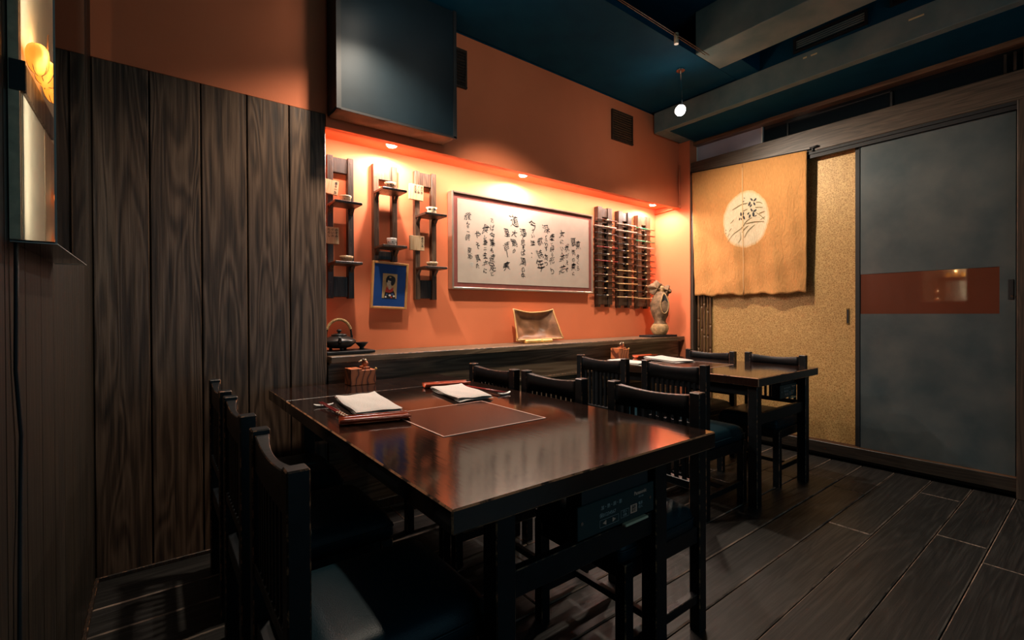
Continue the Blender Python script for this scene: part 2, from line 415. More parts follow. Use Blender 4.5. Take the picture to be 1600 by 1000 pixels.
# floor
fl = struct('floor', B().box(-.30, 4.3, -2.3, 2.9, -.06, -.025), M['black'])
ys = [-2.2+.19*i for i in range(13)]+[.172, .359, .539, .725, .910, 1.091, 1.28, 1.475, 1.675, 1.88, 2.085, 2.27, 2.53]
ys = sorted(y for y in ys)
rj = random.Random(3)
for k, (a, c) in enumerate(zip(ys, ys[1:])):
    if c-a < .05: continue
    xs = [-.20]; x = .55+rj.random()*1.3
    while x < 3.7: xs.append(x); x += 1.6+rj.random()*.8
    xs.append(3.92)
    for x0, x1 in zip(xs, xs[1:]):
        h = rj.uniform(-.0008, .0008)
        put('floor_board', B().box(x0+.0015, x1-.0015, a+.0022, c-.0022, -.025, h, .0042, 1), [M['floor'], M['dust']], fl)
# left wall, boards running up
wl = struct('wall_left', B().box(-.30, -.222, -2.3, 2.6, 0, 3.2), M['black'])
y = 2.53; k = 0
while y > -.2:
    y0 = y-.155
    put('plank', B().box(-.222, -.20, y0+.0015, y-.0015, 0, 2.83, .002), M['leftwood_shaded'], wl)
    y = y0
struct('baseboard_left', B().box(-.20, -.188, -.3, 2.50, 0, .018, .002, 1), [M['rack'], M['wear']])
# back wall
wb = struct('wall_back', B().box(-.30, .70, 2.60, 2.9, 0, 3.2).box(.70, 4.3, 2.80, 2.9, 0, 3.2), M['black'])
for x0, x1 in ((-.20, -.016), (-.016, .167), (.167, .349), (.349, .533), (.533, .71)):
    put('plank', B().box(x0+.0025, x1-.0025, YW, 2.6, 0, 2.115, .003), M['wallwood_z'], wb)
struct('baseboard_back', B().box(-.20, .71, YW-.012, YW-.001, 0, .016, .002, 1), [M['rack'], M['wear']])
put('upper_plaster', B().box(-.22, XR, YW+.006, 2.60, 2.118, 2.828), M['orange'], wb)
put('niche_back_panel', B().box(.69, XR+.02, YN, 2.80, .80, 2.14), M['orange'], wb)
put('niche_side_panel', B().box(.68, .703, 2.605, YN, .80, 2.11), M['orange'], wb)
put('niche_fascia', B().box(.71, XR, YW, YW+.045, 2.052, 2.118), M['orange'], wb)
put('niche_soffit', B().box(.69, XR, YW+.045, YN, 2.085, 2.117), M['orange'], wb)
lp = struct('trim_7', B().box(.712, XR-.03, 2.50, 2.53, 0, .81), M['wallwood_x'])
put('panel_rail', B().box(.71, XR-.03, 2.488, 2.50, .612, .632, .003, 1), [M['wallwood_x'], M['wear']], lp)
put('upper_band', B().box(-.22, 3.48, 2.512, 2.62, 2.8285, 3.2), M['ceil'], wb)
struct('baseboard_niche', B().box(.71, XR-.03, 2.486, 2.499, 0, .05, .002), M['rack'])
# right wall
wr = struct('wall_right', B().box(4.14, 4.3, -2.3, 2.9, 0, 3.2), M['black'])
put('orange_return', B().box(XR, 4.06, 2.40, 2.90, 0, 2.66), M['orange'], wr)
put('jamb_strip', B().box(XR+.012, 4.06, 2.375, 2.40, 0, 2.28), M['post_z'], wr)
put('wall_panel', B().box(3.93, 4.14, -2.3, .20, 0, 2.64), M['wallwood_z'], wr)
struct('trim_1', B().box(3.915, 4.10, .20, 2.415, 2.282, 2.452, .004), M['beam_y'])           # header over the doors
struct('trim_2', B().box(3.90, 4.10, .20, .357, 0, 2.281, .004), M['post_z'])               # right post
struct('trim_3', B().box(3.955, 4.10, .20, 2.40, 2.618, 2.652, .003), M['rail_brown'])
struct('trim_4', B().box(3.935, 4.12, .358, 2.374, .03, .112, .003).box(3.99, 4.12, .358, 2.374, 0, .03), M['sill_y'])  # sill
struct('trim_5', B().box(3.938, 3.944, .358, 2.374, .112, .119).box(3.976, 3.984, .358, 2.374, .112, .119).box(3.998, 4.008, .358, 2.374, .112, .118), M['rail_brown'])
struct('trim_6', B().box(3.917, 4.03, .358, 2.374, 2.262, 2.281).box(3.926, 3.934, .358, 2.374, 2.235, 2.262), M['black'])  # top track
# doors
d1 = struct('door_1', B().box(3.986, 4.010, 1.10, 2.36, .119, 2.262), M['gold'])
put('dark_stile', B().box(3.958, 3.984, 1.1185, 1.145, .120, 2.25), M['black'], d1)
put('door_stile', B().box(3.980, 4.014, 1.1455, 1.152, .119, 2.262), M['gold'], d1)
put('finger_pull', B().box(3.981, 3.9865, 1.188, 1.207, .985, 1.105, .002), M['brass'], d1, label='brass finger pull')
put('pull_recess', B().box(3.9795, 3.982, 1.192, 1.203, .995, 1.095), M['black'], d1)
d2 = struct('door_2', B().box(3.945, 3.972, .365, 1.112, .120, 1.062).box(3.945, 3.972, .365, 1.112, 1.340, 2.235).box(3.945, 3.972, .365, .430, 1.062, 1.340), M['blue'])
put('door_stile', B().box(3.940, 3.976, 1.112, 1.1175, .120, 2.25, .002), M['black'], d2)
put('glossy_band', B().box(3.947, 3.970, .430, 1.112, 1.0625, 1.3395), M['redband'], d2, label='glossy red brown band')
put('finger_pull', B().box(3.941, 3.9455, .372, .396, 1.145, 1.262, .002), M['black'], d2, label='black finger pull')
put('pull_ring', B().cyl((3.939, .380, 1.165), (3.941, .380, 1.165), .006), M['chrome'], d2)
# transom above the header
w1 = struct('window_1', B().box(4.02, 4.04, 1.816, 2.40, 2.455, 2.617), M['silver'])
put('pane_edge', B().box(4.012, 4.042, 1.806, 1.816, 2.455, 2.617), M['printwhite'], w1)
put('pane_edge', B().box(4.012, 4.042, 2.392, 2.40, 2.455, 2.617), M['printwhite'], w1)
w2 = struct('window_2', B().box(4.03, 4.045, .20, 1.805, 2.455, 2.617), M['darkglass'])
put('glazing_frame', B().box(4.018, 4.03, .95, 1.62, 2.585, 2.592).box(4.018, 4.03, .95, .962, 2.455, 2.592).box(4.018, 4.03, 1.61, 1.62, 2.455, 2.592), M['black'], w2)
for i in range(6):
    put('slat', B().box(4.012, 4.03, .21+.04*i, .222+.04*i, 2.49, 2.60), M['rack'], w2)
# ceiling
ce = struct('ceiling', B().box(-.3, 4.3, -2.3, 2.9, 3.12, 3.2), M['ceil'])
put('flat_panel', B().box(-.22, 3.48, 1.76, 2.50, 2.832, 2.87), M['ceil'], ce)
put('beam_board', B().box(2.93, 3.24, -2.2, 1.758, 2.832, 3.12, .003), M['ceil_lt'], ce)
put('bulkhead', B().box(3.50, 4.14, -2.2, 2.40, 2.655, 2.832, .003).box(3.50, XR, 2.40, 2.499, 2.655, 2.832, .003), M['ceil_lt'], ce)
put('bulkhead_upper', B().box(3.515, 4.14, -2.2, 2.499, 2.833, 3.12), M['ceil'], ce)
put('bulkhead_soffit', B().box(3.56, 4.12, -2.2, 2.38, 2.6525, 2.6545), M['ceil'], ce)
put('cross_board', B().box(3.241, 3.514, 1.60, 1.758, 2.832, 3.12), M['ceil'], ce)
for i in range(14):
    put('slat', B().box(-.2, 2.92, -.9+.18*i, -.86+.18*i, 3.09, 3.118), M['ceil'], ce)
# back of the room behind the viewer
wf = struct('wall_front', B().box(-.3, 4.3, -2.4, -2.3, 0, 3.2), M['wallwood_z'])

# ------------------------------------------------------------------ shelf under the niche
sh = put('wall_shelf', B().box(.712, XR-.002, 2.455, YN-.002, .822, .857, .003, 1).box(.712, XR-.03, 2.47, 2.498, .812, .8215), [M['wallwood_x'], M['wear']], world=(2.3, 2.6, .822),
         label='long dark wooden shelf running under the orange niche', cat='shelf')

# ------------------------------------------------------------------ duct box
def duct():
    t = thing('duct_box', (1.05, 2.42, 2.09), 'large black cloth-wrapped duct box hanging over the left end of the niche', 'duct')
    b = B().box(.714, 1.393, 2.345, 2.498, 2.10, 2.824, .004)
    put('casing', b, M['ductblack'], t, True)
    def f(u, v):
        x = .72+.667*u; yy = 2.352+.145*v
        return (x, yy, 2.098-.010*math.sin(PI*u)**2*math.sin(PI*v)-.004*math.sin(19*u+5*v)*math.sin(PI*v))
    g = B(); g.grid(f, 40, 8); solidify(g, .002)
    put('cloth_underside', g, M['clothbrown'], t, True, label='sagging brown cloth underside')
    put('corner_strip', B().box(.712, .735, 2.335, 2.346, 2.09, 2.824).box(1.375, 1.395, 2.338, 2.346, 2.09, 2.824).box(.714, 1.393, 2.338, 2.345, 2.088, 2.10), M['black'], t, True)
M['ductblack'] = plain('charcoal_duct_cloth', (.006, .015, .022), .5, noise=.25, nscale=4, bmp=.1, spec=.25)
M['clothbrown'] = plain('brown_cloth', (.22, .10, .05), .8, noise=.4, nscale=6, bmp=.4)
duct()

# ------------------------------------------------------------------ louvre vents in the orange wall
def vent(x0, x1, z0, z1, label):
    t = thing('louvre_vent', ((x0+x1)/2, 2.512, z0), label, 'vent')
    yb = 2.5155
    put('frame', B().box(x0, x1, yb-.014, yb, z0, z0+.012).box(x0, x1, yb-.014, yb, z1-.012, z1).box(x0, x0+.012, yb-.014, yb, z0+.0125, z1-.0125).box(x1-.012, x1, yb-.014, yb, z0+.0125, z1-.0125), M['rack'], t, True)
    put('backing', B().box(x0+.0125, x1-.0125, yb-.002, yb-.0005, z0+.0125, z1-.0125), M['black'], t, True)
    n = 12; base = None
    for i in range(n):
        z = z0+.018+(z1-z0-.034)*i/(n-1)
        m = Matrix.Translation((0, yb-.009, z)) @ Matrix.Rotation(-.6, 4, 'X')
        put('slat', B().box(x0+.013, x1-.013, -.006, .006, -.001, .001, mat=m), M['rack'], t, True)
    for x in (x0+.004, x1-.004): put('screw', B().cyl((x, yb-.018, z0+.005), (x, yb-.014, z0+.005), .004, n=8), M['chrome'], t, True)
vent(1.41, 1.569, 2.49, 2.73, 'dark louvre vent beside the black duct box')
vent(2.95, 3.215, 2.49, 2.735, 'dark louvre vent high on the orange wall near the lit lamp')

# pipe
put('conduit_pipe', B().tube([(XR-.012, YW-.010, 2.45), (XR-.012, YW-.010, 2.06)], .007).tube([(XR-.012, YW-.010, 2.062), (XR-.012, 2.768, 2.040)], .007).cyl((XR-.012, YW-.011, 2.05), (XR-.012, YW-.011, 2.075), .010), M['orange'], world=(XR-.012, 2.5, 2.05),
    label='thin copper coloured pipe bent around the niche corner', cat='pipe')

# niche puck lights
for i, (x, w_) in enumerate(((1.12, 'above the hanging curio racks'), (2.12, 'above the framed calligraphy'), (3.66, 'above the right-hand chopstick racks'))):
    t = thing('puck_light', (x, 2.63, 2.085), 'small lit puck lamp under the niche soffit '+w_, 'lamp')
    put('housing', B().lathe([(.034, -.0005), (.034, -.012), (.028, -.014)], (0, 0, 0), 20), M['white'], t)
    put('lens', B().lathe([(.027, -.0145), (.024, -.017)], (0, 0, 0), 20), M['puck'], t)

# ceiling cables, clip, spot lamps
put('lamp_cable', B().tube([(-.198, 1.67, 2.80), (1.8, 1.674, 2.794), (2.93, 1.69, 2.80)], .003, 6), M['rail_brown'], world=(1.6, 1.67, 2.8), label='upper of two bare lamp cables stretched below the ceiling', cat='cable')
put('lamp_cable', B().tube([(-.198, 1.64, 2.78), (1.8, 1.645, 2.775), (2.93, 1.66, 2.785)], .003, 6), M['rail_brown'], world=(1.6, 1.64, 2.78), label='lower of two bare lamp cables stretched below the ceiling', cat='cable')
t = thing('cable_clip', (2.565, 1.668, 2.765), 'small white clip gripping the lamp cables', 'clip')
put('clip_body', B().cyl((0, 0, -.03), (0, 0, .035), .014, n=12), M['cream'], t)
put('clip_screw', B().cyl((-.004, -.018, 0), (-.004, -.013, 0), .005, n=8), M['brass'], t)
def spot(loc, d, label, top=2.831):
    t = thing('spot_lamp', loc, label, 'lamp'); d = Vector(d).normalized()
    put('arm', B().tube([-d*.045, Vector((.0, 0, .06))-d*.05, Vector((0, 0, top-loc[2]))], .004, 6), M['chrome'], t)
    if top > 2.8: put('ceiling_plate', B().cyl((0, 0, 2.820-loc[2]), (0, 0, 2.8315-loc[2]), .03, n=16), M['chrome'], t)
    else: put('cable_clamp', B().box(-.012, .012, -.022, .022, top-loc[2]-.012, top-loc[2]+.016, .003), M['chrome'], t)
    put('lamp_body', B().cyl(-d*.06, -d*.01, .022, .034, 16), M['chrome'], t)
    put('bulb', B().cyl(-d*.008, d*.028, .034, .034, 16).cyl(d*.0285, d*.065, .020, .017, 16), M['bulb'], t)
spot(LAMP_B, (-.75, -.25, -.62), 'bright lit spot lamp below the ceiling near the door header')
spot((1.34, 1.657, 2.69), (.4, .7, -.9), 'lit spot lamp hung under the cables between the other two lamps', 2.782)
spot(LAMP_A, (.1, -.4, -.9), 'lit spot lamp above the near table beside the black duct box')

# ceiling grilles
t = thing('ceiling_grille', (3.50, 1.15, 2.86), 'black air conditioning grille set in the raised ceiling face', 'grille')
put('frame', B().box(3.498, 3.513, .95, 1.37, 2.855, 2.867).box(3.498, 3.513, .95, 1.37, 2.942, 2.955).box(3.498, 3.513, .95, .965, 2.8675, 2.9415).box(3.498, 3.513, 1.355, 1.37, 2.8675, 2.9415), M['black'], t, True)
for i in range(5):
    put('slat', B().box(3.503, 3.512, .966, 1.354, 2.872+.014*i, 2.877+.014*i), M['chrome'] if i == 0 else M['ceil_lt'], t, True)
t = thing('ceiling_grille', (3.50, .5, 2.9), 'black recessed grille in the raised ceiling face at upper right of the photo', 'grille')
put('frame', B().box(3.498, 3.513, .45, .84, 2.90, 2.912).box(3.498, 3.513, .45, .84, 3.05, 3.062).box(3.498, 3.513, .828, .84, 2.9125, 3.0495), M['black'], t, True)
put('backing', B().box(3.508, 3.513, .45, .827, 2.9125, 3.0495), M['black'], t, True)
for (y0, y1, z, l) in ((.682, .752, 2.770, 'longer yellow painted tape on the ceiling bulkhead'), (1.224, 1.262, 2.790, 'nearest of two short yellow painted tape scraps below the grille'), (1.285, 1.309, 2.792, 'smallest yellow painted tape scrap below the left end of the grille')):
    put('glint_mark', B().box(3.4965, 3.4995, y0, y1, z, z+.010, .001), M['tape'], world=(3.498, y0, z), label=l, cat='tape')  # bright reflections on the bulkhead face, put in as pale yellow pieces

# ------------------------------------------------------------------ tables
def arc_pts(n): return [i/n for i in range(n+1)]
def table(x0, x1, y0, y1, leaf, sq, label, legs, control=True):
    t = thing('dining_table', ((x0+x1)/2, (y0+y1)/2, 0), label, 'table')
    zt, zb = .72, .672
    sx0, sx1, sy0, sy1 = sq
    # top with a square opening for the heating plate
    b = B()
    e = .002
    b.box(x0, x1, y0, y1, zb, zt, .0035, 1)
    put('tabletop', b, [M['table'], M['edgewear']], t, True)
    put('heating_plate', B().box(sx0, sx1, sy0, sy1, zt-.001, zt+.0012), M['plate'], t, True, label='flat reddish brown heating plate')
    l = .0045; L = B()
    for q in ((sx0-l, sx1+l, sy0-l, sy0), (sx0-l, sx1+l, sy1, sy1+l), (sx0-l, sx0, sy0, sy1), (sx1, sx1+l, sy0, sy1)):
        L.box(*q, zt-.001, zt+.0016)
    put('plate_edging', L, M['pink'], t, True, label='pale pink edging of the heating plate')
    if leaf:
        put('end_leaf', B().box(x0, x1, y1+.003, leaf, zb, zt, .003, 1), [M['table'], M['wear']], t, True)
    lx0, lx1, ly0, ly1 = legs
    for x in (lx0, lx1):
        for y_ in (ly0, ly1):
            put('leg', B().box(x-.026, x+.026, y_-.026, y_+.026, 0, zb, .003, 1), [M['lacq'], M['wear']], t, True)
    for y_ in (ly0, ly1):
        put('apron', B().box(lx0+.0265, lx1-.0265, y_-.012, y_+.012, .45, .512, .002, 1), [M['lacq'], M['wear']], t, True)
    for x in (lx0, lx1):
        put('apron', B().box(x-.012, x+.012, ly0+.0265, ly1-.0265, .612, zb, .002), M['lacq'], t, True)
    put('heater_housing', B().box(sx0-.01, sx1+.01, sy0-.01, sy1+.01, .612, zb-.0005, .004), M['black'], t, True)
    # control box under the near end
    px0, px1, py, pz0, pz1 = control
    put('control_box', B().box(px0+.02, px1-.02, py+.006, py+.06, pz0, zb-.0005), M['black'], t, True)
    cp = put('control_panel', B().box(px0, px1, py, py+.006, pz0, pz1, .0015), M['panelteal'], t, True, label='dark teal control panel with touch keys')
    for x in (px0+.014, px1-.018):
        put('screw', B().cyl((x, py-.002, (pz0+pz1)/2), (x, py, (pz0+pz1)/2), .0045, n=10), M['chrome'], cp, True)
    W = px1-px0; H_ = pz1-pz0
    def lab(body, u, v, size, mi=0, P=None, off=0):
        add_mesh(P, text_mesh(body, size, .0002, off), Matrix.Translation((px0+W*u, py-.0004, pz0+H_*v)) @ Matrix.Rotation(PI/2, 4, 'X'), mi)
    P = B()
    lab('Panasonic', .80, .80, .0135, 1, P, .0003); lab('KZ-12N', .81, .655, .006, 0, P)
    lab('加・熱・調・節', .41, .735, .0115, 0, P); lab('保01234567', .36, .50, .0125, 0, P)
    lab('切/入', .585, .355, .0075, 0, P); lab('自動', .583, .25, .008, 0, P)
    lab('電源', .80, .43, .009, 0, P); lab('切入', .80, .31, .009, 0, P)
    def fr(u0, u1, v0, v1):
        a, c, e_, g = px0+W*u0, px0+W*u1, pz0+H_*v0, pz0+H_*v1; th = .0006
        for q in ((a, c, e_, e_+th), (a, c, g-th, g), (a, a+th, e_, g), (c-th, c, e_, g)): P.box(q[0], q[1], py-.0005, py, q[2], q[3])
    fr(.26, .50, .14, .37); fr(.53, .64, .18, .42)
    for s, u in ((-1, .32), (1, .44)):
        xx = px0+W*u; zz = pz0+H_*.255
        P.poly([(xx-s*.006, py-.0006, zz-.006), (xx-s*.006, py-.0006, zz+.006), (xx+s*.007, py-.0006, zz)], (0, .0005, 0), 1)
    P.box(px0+W*.66, px0+W*.75, py-.0005, py, pz0+H_*.20, pz0+H_*.47, mi=1)
    add_mesh(P, text_mesh('温度', .009, .0002), Matrix.Translation((px0+W*.705, py-.0010, pz0+H_*.39)) @ Matrix.Rotation(PI/2, 4, 'X'), 2)
    add_mesh(P, text_mesh('設定', .009, .0002), Matrix.Translation((px0+W*.705, py-.0010, pz0+H_*.28)) @ Matrix.Rotation(PI/2, 4, 'X'), 2)
    put('panel_lettering', P, [M['printgrey'], M['printorange'], M['ink']], cp, True)
    put('pull_lever', B().box(px0+W*.56, px0+W*.88, py-.010, py+.005, pz0-.009, pz0-.002, .002), M['cream'], t, True, label='pale lever below the control panel')
    return t
T1 = table(.423, 1.326, .733, 2.083, 2.452, (.661, 1.046, 1.188, 1.573), 'long dark lacquered dining table in the foreground with two napkins on it', (.587, 1.137, .815, 2.405), (.806, 1.108, .795, .522, .604))
T2 = table(2.575, 3.39, 1.18, 2.45, None, (2.735, 3.12, 1.60, 1.985), 'dark lacquered dining table at the back near the gold sliding door', (2.625, 3.27, 1.225, 2.38), (2.97, 3.20, 1.235, .555, .635))

# ------------------------------------------------------------------ chairs
def chair_proto():
    root = thing('dining_chair', (0, 0, 0), '', 'chair', None)
    LW = [M['lacq'], M['wear']]
    for s in (-1, 1):
        ya, yb = sorted((s*.16, s*.20))
        put('back_post', B().box(-.215, -.175, ya, yb, 0, .806, .003, 1), LW, root)
        put('leg', B().box(.172, .210, ya, yb, 0, .358, .003, 1), LW, root)
        put('seat_rail', B().box(-.1745, .1715, ya+.008 if s < 0 else ya+.004, yb-.004 if s < 0 else yb-.008, .305, .358, .002), M['lacq'], root)
        put('stretcher', B().box(-.1745, .1715, ya+.008, yb-.008, .100, .132, .002, 1), LW, root)
    put('seat_rail', B().box(.178, .204, -.1595, .1595, .305, .358, .002), M['lacq'], root)
    put('seat_rail', B().box(-.208, -.182, -.1595, .1595, .305, .358, .002), M['lacq'], root)
    put('stretcher', B().box(.02, .042, -.167, .167, .105, .128, .002), M['lacq'], root)
    # curved top rail
    b = B(); n = 14; ring = []
    for i in range(n+1):
        u = i/n; y = -.1595+.319*u; bow = math.sin(PI*u)
        xo = -.209-.003*bow; xi = -.178-.017*bow; zt = .795-.012*bow
        ring.append([b.bm.verts.new(p) for p in ((xo, y, .715), (xi, y, .715), (xi, y, zt), (xo, y, zt))])
    for R0, R1 in zip(ring, ring[1:]):
        for j in range(4):
            f = b.bm.faces.new((R0[j], R0[(j+1)%4], R1[(j+1)%4], R1[j])); f.smooth = j in (1, 3)
    b.bm.faces.new(ring[0]); b.bm.faces.new(ring[-1][::-1])
    bmesh.ops.recalc_face_normals(b.bm, faces=b.bm.faces)
    es = [e for e in b.bm.edges if all(v.co.z > .78 for v in e.verts) and abs(e.verts[0].co.y-e.verts[1].co.y) > .005]
    r = bmesh.ops.bevel(b.bm, geom=es, offset=.002, segments=1, affect='EDGES')
    for f in r['faces']: f.material_index = 1
    put('top_rail', b, LW, root)
    put('lower_rail', B().box(-.212, -.186, -.1595, .1595, .470, .498, .002), M['lacq'], root)
    slat = None
    for i in range(9):
        u = (i+1)/10; y = -.1595+.319*u; dx = -.004*math.sin(PI*u)
        if slat is None: slat = B().box(-.006, .006, -.0075, .0075, .4985, .7145, .0015).mesh('slat', M['lacq'])
        o = put('slat', slat, None, root); o.location = (-.199+dx*.8, y, 0)
    # cushion
    def f(u, v):
        a = (u-.5)*2; c = (v-.5)*2
        k = 3.2
        return Vector((a, c, 0))
    b = B(); n = 20; x0, x1, yh = -.172, .222, .192
    top = []
    def P(i, j, up):
        a = -1+2*i/n; c = -1+2*j/n
        # square to rounded square
        sx = math.sin(a*PI/2)*.35+a*.65; sy = math.sin(c*PI/2)*.35+c*.65
        q = max(abs(a), abs(c)); corner = (abs(a)*abs(c))**6*.035
        x = (x0+x1)/2+(x1-x0)/2*sx*(1-corner); y = yh*sy*(1-corner)
        if x < -.16: y = max(-.1585, min(.1585, y))
        h = (1-abs(a)**7)*(1-abs(c)**7)
        z = .388+.050*h**.45+.006*(1-a*a)*(1-c*c) if up else .362
        return (x, y, z)
    for up in (True, False):
        V = [[b.bm.verts.new(P(i, j, up)) for j in range(n+1)] for i in range(n+1)]
        top.append(V)
        for i in range(n):
            for j in range(n):
                q = b.bm.faces.new((V[i][j], V[i+1][j], V[i+1][j+1], V[i][j+1])); q.smooth = True
    A, C = top
    edge = [(i, 0) for i in range(n)]+[(n, j) for j in range(n)]+[(i, n) for i in range(n, 0, -1)]+[(0, j) for j in range(n, 0, -1)]
    for (i, j), (k, l) in zip(edge, edge[1:]+edge[:1]):
        q = b.bm.faces.new((A[i][j], A[k][l], C[k][l], C[i][j])); q.smooth = True
    pip = [Vector(P(i, j, True))+Vector((0, 0, .004)) for i, j in edge if 1]
    cu = put('cushion', b, M['leather'], root, label='black leather seat cushion')
    put('piping', B().tube(pip+[pip[0]], .0035, 6), M['leather'], cu)
    return root
def copy_tree(o, parent=None):
    c = o.copy(); COL.objects.link(c); c.parent = parent
    for ch in list(o.children): copy_tree(ch, c)
    return c
proto = chair_proto()
CH = [
 (.390, 1.063, 0, 1, 'black slatted chair nearest the viewer on the left side of the near table', 'chairs around the near table'),
 (.390, 1.615, 0, 1, 'black slatted chair in the middle of the left row beside the near table', 'chairs around the near table'),
 (.390, 2.120, 0, 1, 'black slatted chair furthest back on the left, next to the dark board wall', 'chairs around the near table'),
 (1.262, 1.050, PI, 1, 'black slatted chair at the front right corner of the near table', 'chairs around the near table'),
 (1.205, 1.535, PI, 1, 'middle black slatted chair on the right side of the near table', 'chairs around the near table'),
 (1.185, 1.965, PI, 1, 'black slatted chair on the right side of the near table closest to the wall', 'chairs around the near table'),
 (2.440, 1.480, 0, 1, 'black slatted chair on the aisle side of the back table, nearer the viewer', 'chairs around the back table'),
 (2.400, 1.960, 0, 1, 'black slatted chair on the aisle side of the back table, nearer the shelf', 'chairs around the back table'),
 (3.225, 1.460, PI, .98, 'front black slatted chair on the gold door side of the back table', 'chairs around the back table'),
 (3.225, 1.935, PI, .975, 'rear black slatted chair on the gold door side of the back table by the bamboo', 'chairs around the back table'),
]
for i, (x, y, rz, sz, lb, gr) in enumerate(CH):
    c = proto if i == 0 else copy_tree(proto)
    c.location = (x, y, 0); c.rotation_euler = (0, 0, rz); c.scale = (1, 1, sz); c['label'] = lb; c['group'] = gr


# ------------------------------------------------------------------ curio racks on the niche back wall
def rack(x0, x1, z0, z1, shelves, mat, matb, label, bottom, top_plate):
    t = thing('curio_rack', ((x0+x1)/2, YN, z0), label, 'rack', 'curio racks in the niche')
    yf, yb = 2.733, YN-.001
    pw = .034
    for xa in (x0, x1-pw):
        put('upright', B().box(xa, xa+pw, yf, yb, z0, z1, .002), matb if top_plate else mat, t, True)
    put('top_crossbar', B().box(x0+pw+.0005, x1-pw-.0005, yf+.008, yb, z1-.092, z1-.006, .002), matb, t, True)
    if bottom:
        put('bottom_panel', B().box(x0+pw+.0005, x1-pw-.0005, yf+.008, yb, z0+.008, z0+.125, .002), mat, t, True)
    else:
        put('bottom_crossbar', B().box(x0+pw+.0005, x1-pw-.0005, yf+.012, yb, z0+.01, z0+.06, .002), mat, t, True)
    for z in shelves:
        put('shelf_board', B().box(x0+.001, x1+.001, 2.592, yf-.0005, z-.014, z, .0015), mat, t, True)
        for xa in (x0+.006, x1-.026):
            put('bracket', B().poly([(xa, yf-.001, z-.0145), (xa, yf-.001, z-.05), (xa, yf-.035, z-.0145)], (.02, 0, 0)), mat, t, True)
    hs = B()
    for xa in (x0+pw/2, x1-pw/2):
        for k in range(10):
            z = z0+.09+(z1-z0-.12)*k/9
            if any(abs(z-q) < .03 for q in shelves): continue
            hs.cyl((xa, yf-.0008, z), (xa, yf+.0002, z), .0035, n=8)
    put('peg_holes', hs, M['rack_b'], t, True)['kind'] = 'stuff'
rack(.777, .928, 1.168, 1.985, (1.702, 1.368), M['rack'], M['rack'], 'dark wooden curio rack at the left end of the niche beside the board wall', True, False)
rack(1.047, 1.199, 1.400, 1.988, (1.815, 1.482), M['rack'], M['rack_b'], 'curio rack with a light brown top above the blue framed print', False, True)
rack(1.319, 1.471, 1.168, 1.992, (1.703, 1.372), M['rack'], M['rack_b'], 'curio rack with plaques just left of the framed calligraphy', True, True)

def plaque(x, z, w_, h, rot, lab, cols, size=.017):
    t = thing('wooden_plaque', (x, 2.712, z), lab, 'plaque'); t.rotation_euler = (0, rot, 0)
    bd = put('board', B().box(-w_/2, w_/2, 0, .018, -h/2, h/2, .001), M['plaque'], t)
    P = B()
    for k, tx in enumerate(cols):
        for j, ch in enumerate(tx):
            add_mesh(P, text_mesh(ch, size, .0002, .0003), Matrix.Translation((w_/2-.014-.021*k, -.0004, h/2-.016-j*size*1.02)) @ Matrix.Rotation(PI/2, 4, 'X'))
    put('ink_writing', P, M['ink'], bd)
plaque(.790, 1.797, .086, .080, .10, 'pale wooden plaque tilted over the top shelf of the leftmost rack', ['喜々一生'])
plaque(.792, 1.523, .086, .094, 0, 'pale wooden plaque with three lines of ink at the middle of the leftmost rack', ['のぞみ', 'ぐいの', 'たのし'])
plaque(1.320, 1.848, .096, .098, .03, 'pale square plaque with three ink columns at the top of the rack beside the calligraphy', ['文かき', 'ぐい呑', '五五苗'])
plaque(1.323, 1.526, .098, .092, 0, 'orange-toned square plaque with one ink column low on the rack beside the calligraphy', ['風のこみ'], .016)

def bowl(x, z, y, prof, mats, label, n=24, extra=None):
    t = thing('tea_bowl', (x, y, z), label, 'bowl', 'small bowls on the curio racks')
    wall = prof + [(r-.003, zz) for r, zz in prof[::-1][:-1]]
    put('bowl_body', B().lathe(wall, (0, 0, 0), n), mats[0], t)
    if extra: extra(t)
def dots(m, zs, r, n, sz):
    def f(t):
        b = B()
        for k in range(n):
            a = 2*PI*k/n
            for z in zs:
                p = Vector((math.cos(a)*r(z), math.sin(a)*r(z), z)); q = Vector((math.cos(a), math.sin(a), 0))
                b.cyl(p-q*.001, p+q*.0008, sz, sz*.6, 7)
        put('glaze_marks', b, M[m], t)
    return f
YS = 2.66
bowl(.857, 1.702, YS, [(.012, 0), (.027, .003), (.029, .030), (.033, .036), (.032, .041)], [M['cream']], 'cream lipped tea bowl on the upper shelf of the leftmost rack', extra=dots('ink', [.018], lambda z: .029, 6, .003))
bowl(.860, 1.368, YS, [(.016, 0), (.026, .004), (.034, .022), (.037, .036)], [M['bowl_tan']], 'speckled tan bowl on the lower shelf of the leftmost rack')
bowl(1.123, 1.815, YS, [(.018, 0), (.024, .004), (.031, .028), (.035, .046)], [M['bowl_tan']], 'diamond patterned brown bowl on the upper shelf above the blue print', extra=dots('bowl_brown', [.012, .030], lambda z: .024+.25*z, 10, .007))
bowl(1.130, 1.482, YS, [(.018, 0), (.026, .003), (.029, .040), (.030, .048)], [M['white']], 'white cup with a small painted branch on the lower shelf above the blue print', extra=dots('ink', [.022, .026], lambda z: .0285, 7, .003))
bowl(1.398, 1.703, YS, [(.016, 0), (.024, .003), (.031, .018), (.027, .032), (.036, .046)], [M['cream']], 'waisted bowl with dark splashes on the upper shelf beside the calligraphy', extra=dots('ink', [.034], lambda z: .030, 5, .010))
bowl(1.400, 1.372, YS, [(.014, 0), (.024, .003), (.034, .020), (.037, .032)], [M['bowl_tan']], 'low striped tan bowl on the lower shelf beside the calligraphy', extra=dots('ink', [.016], lambda z: .030, 10, .004))

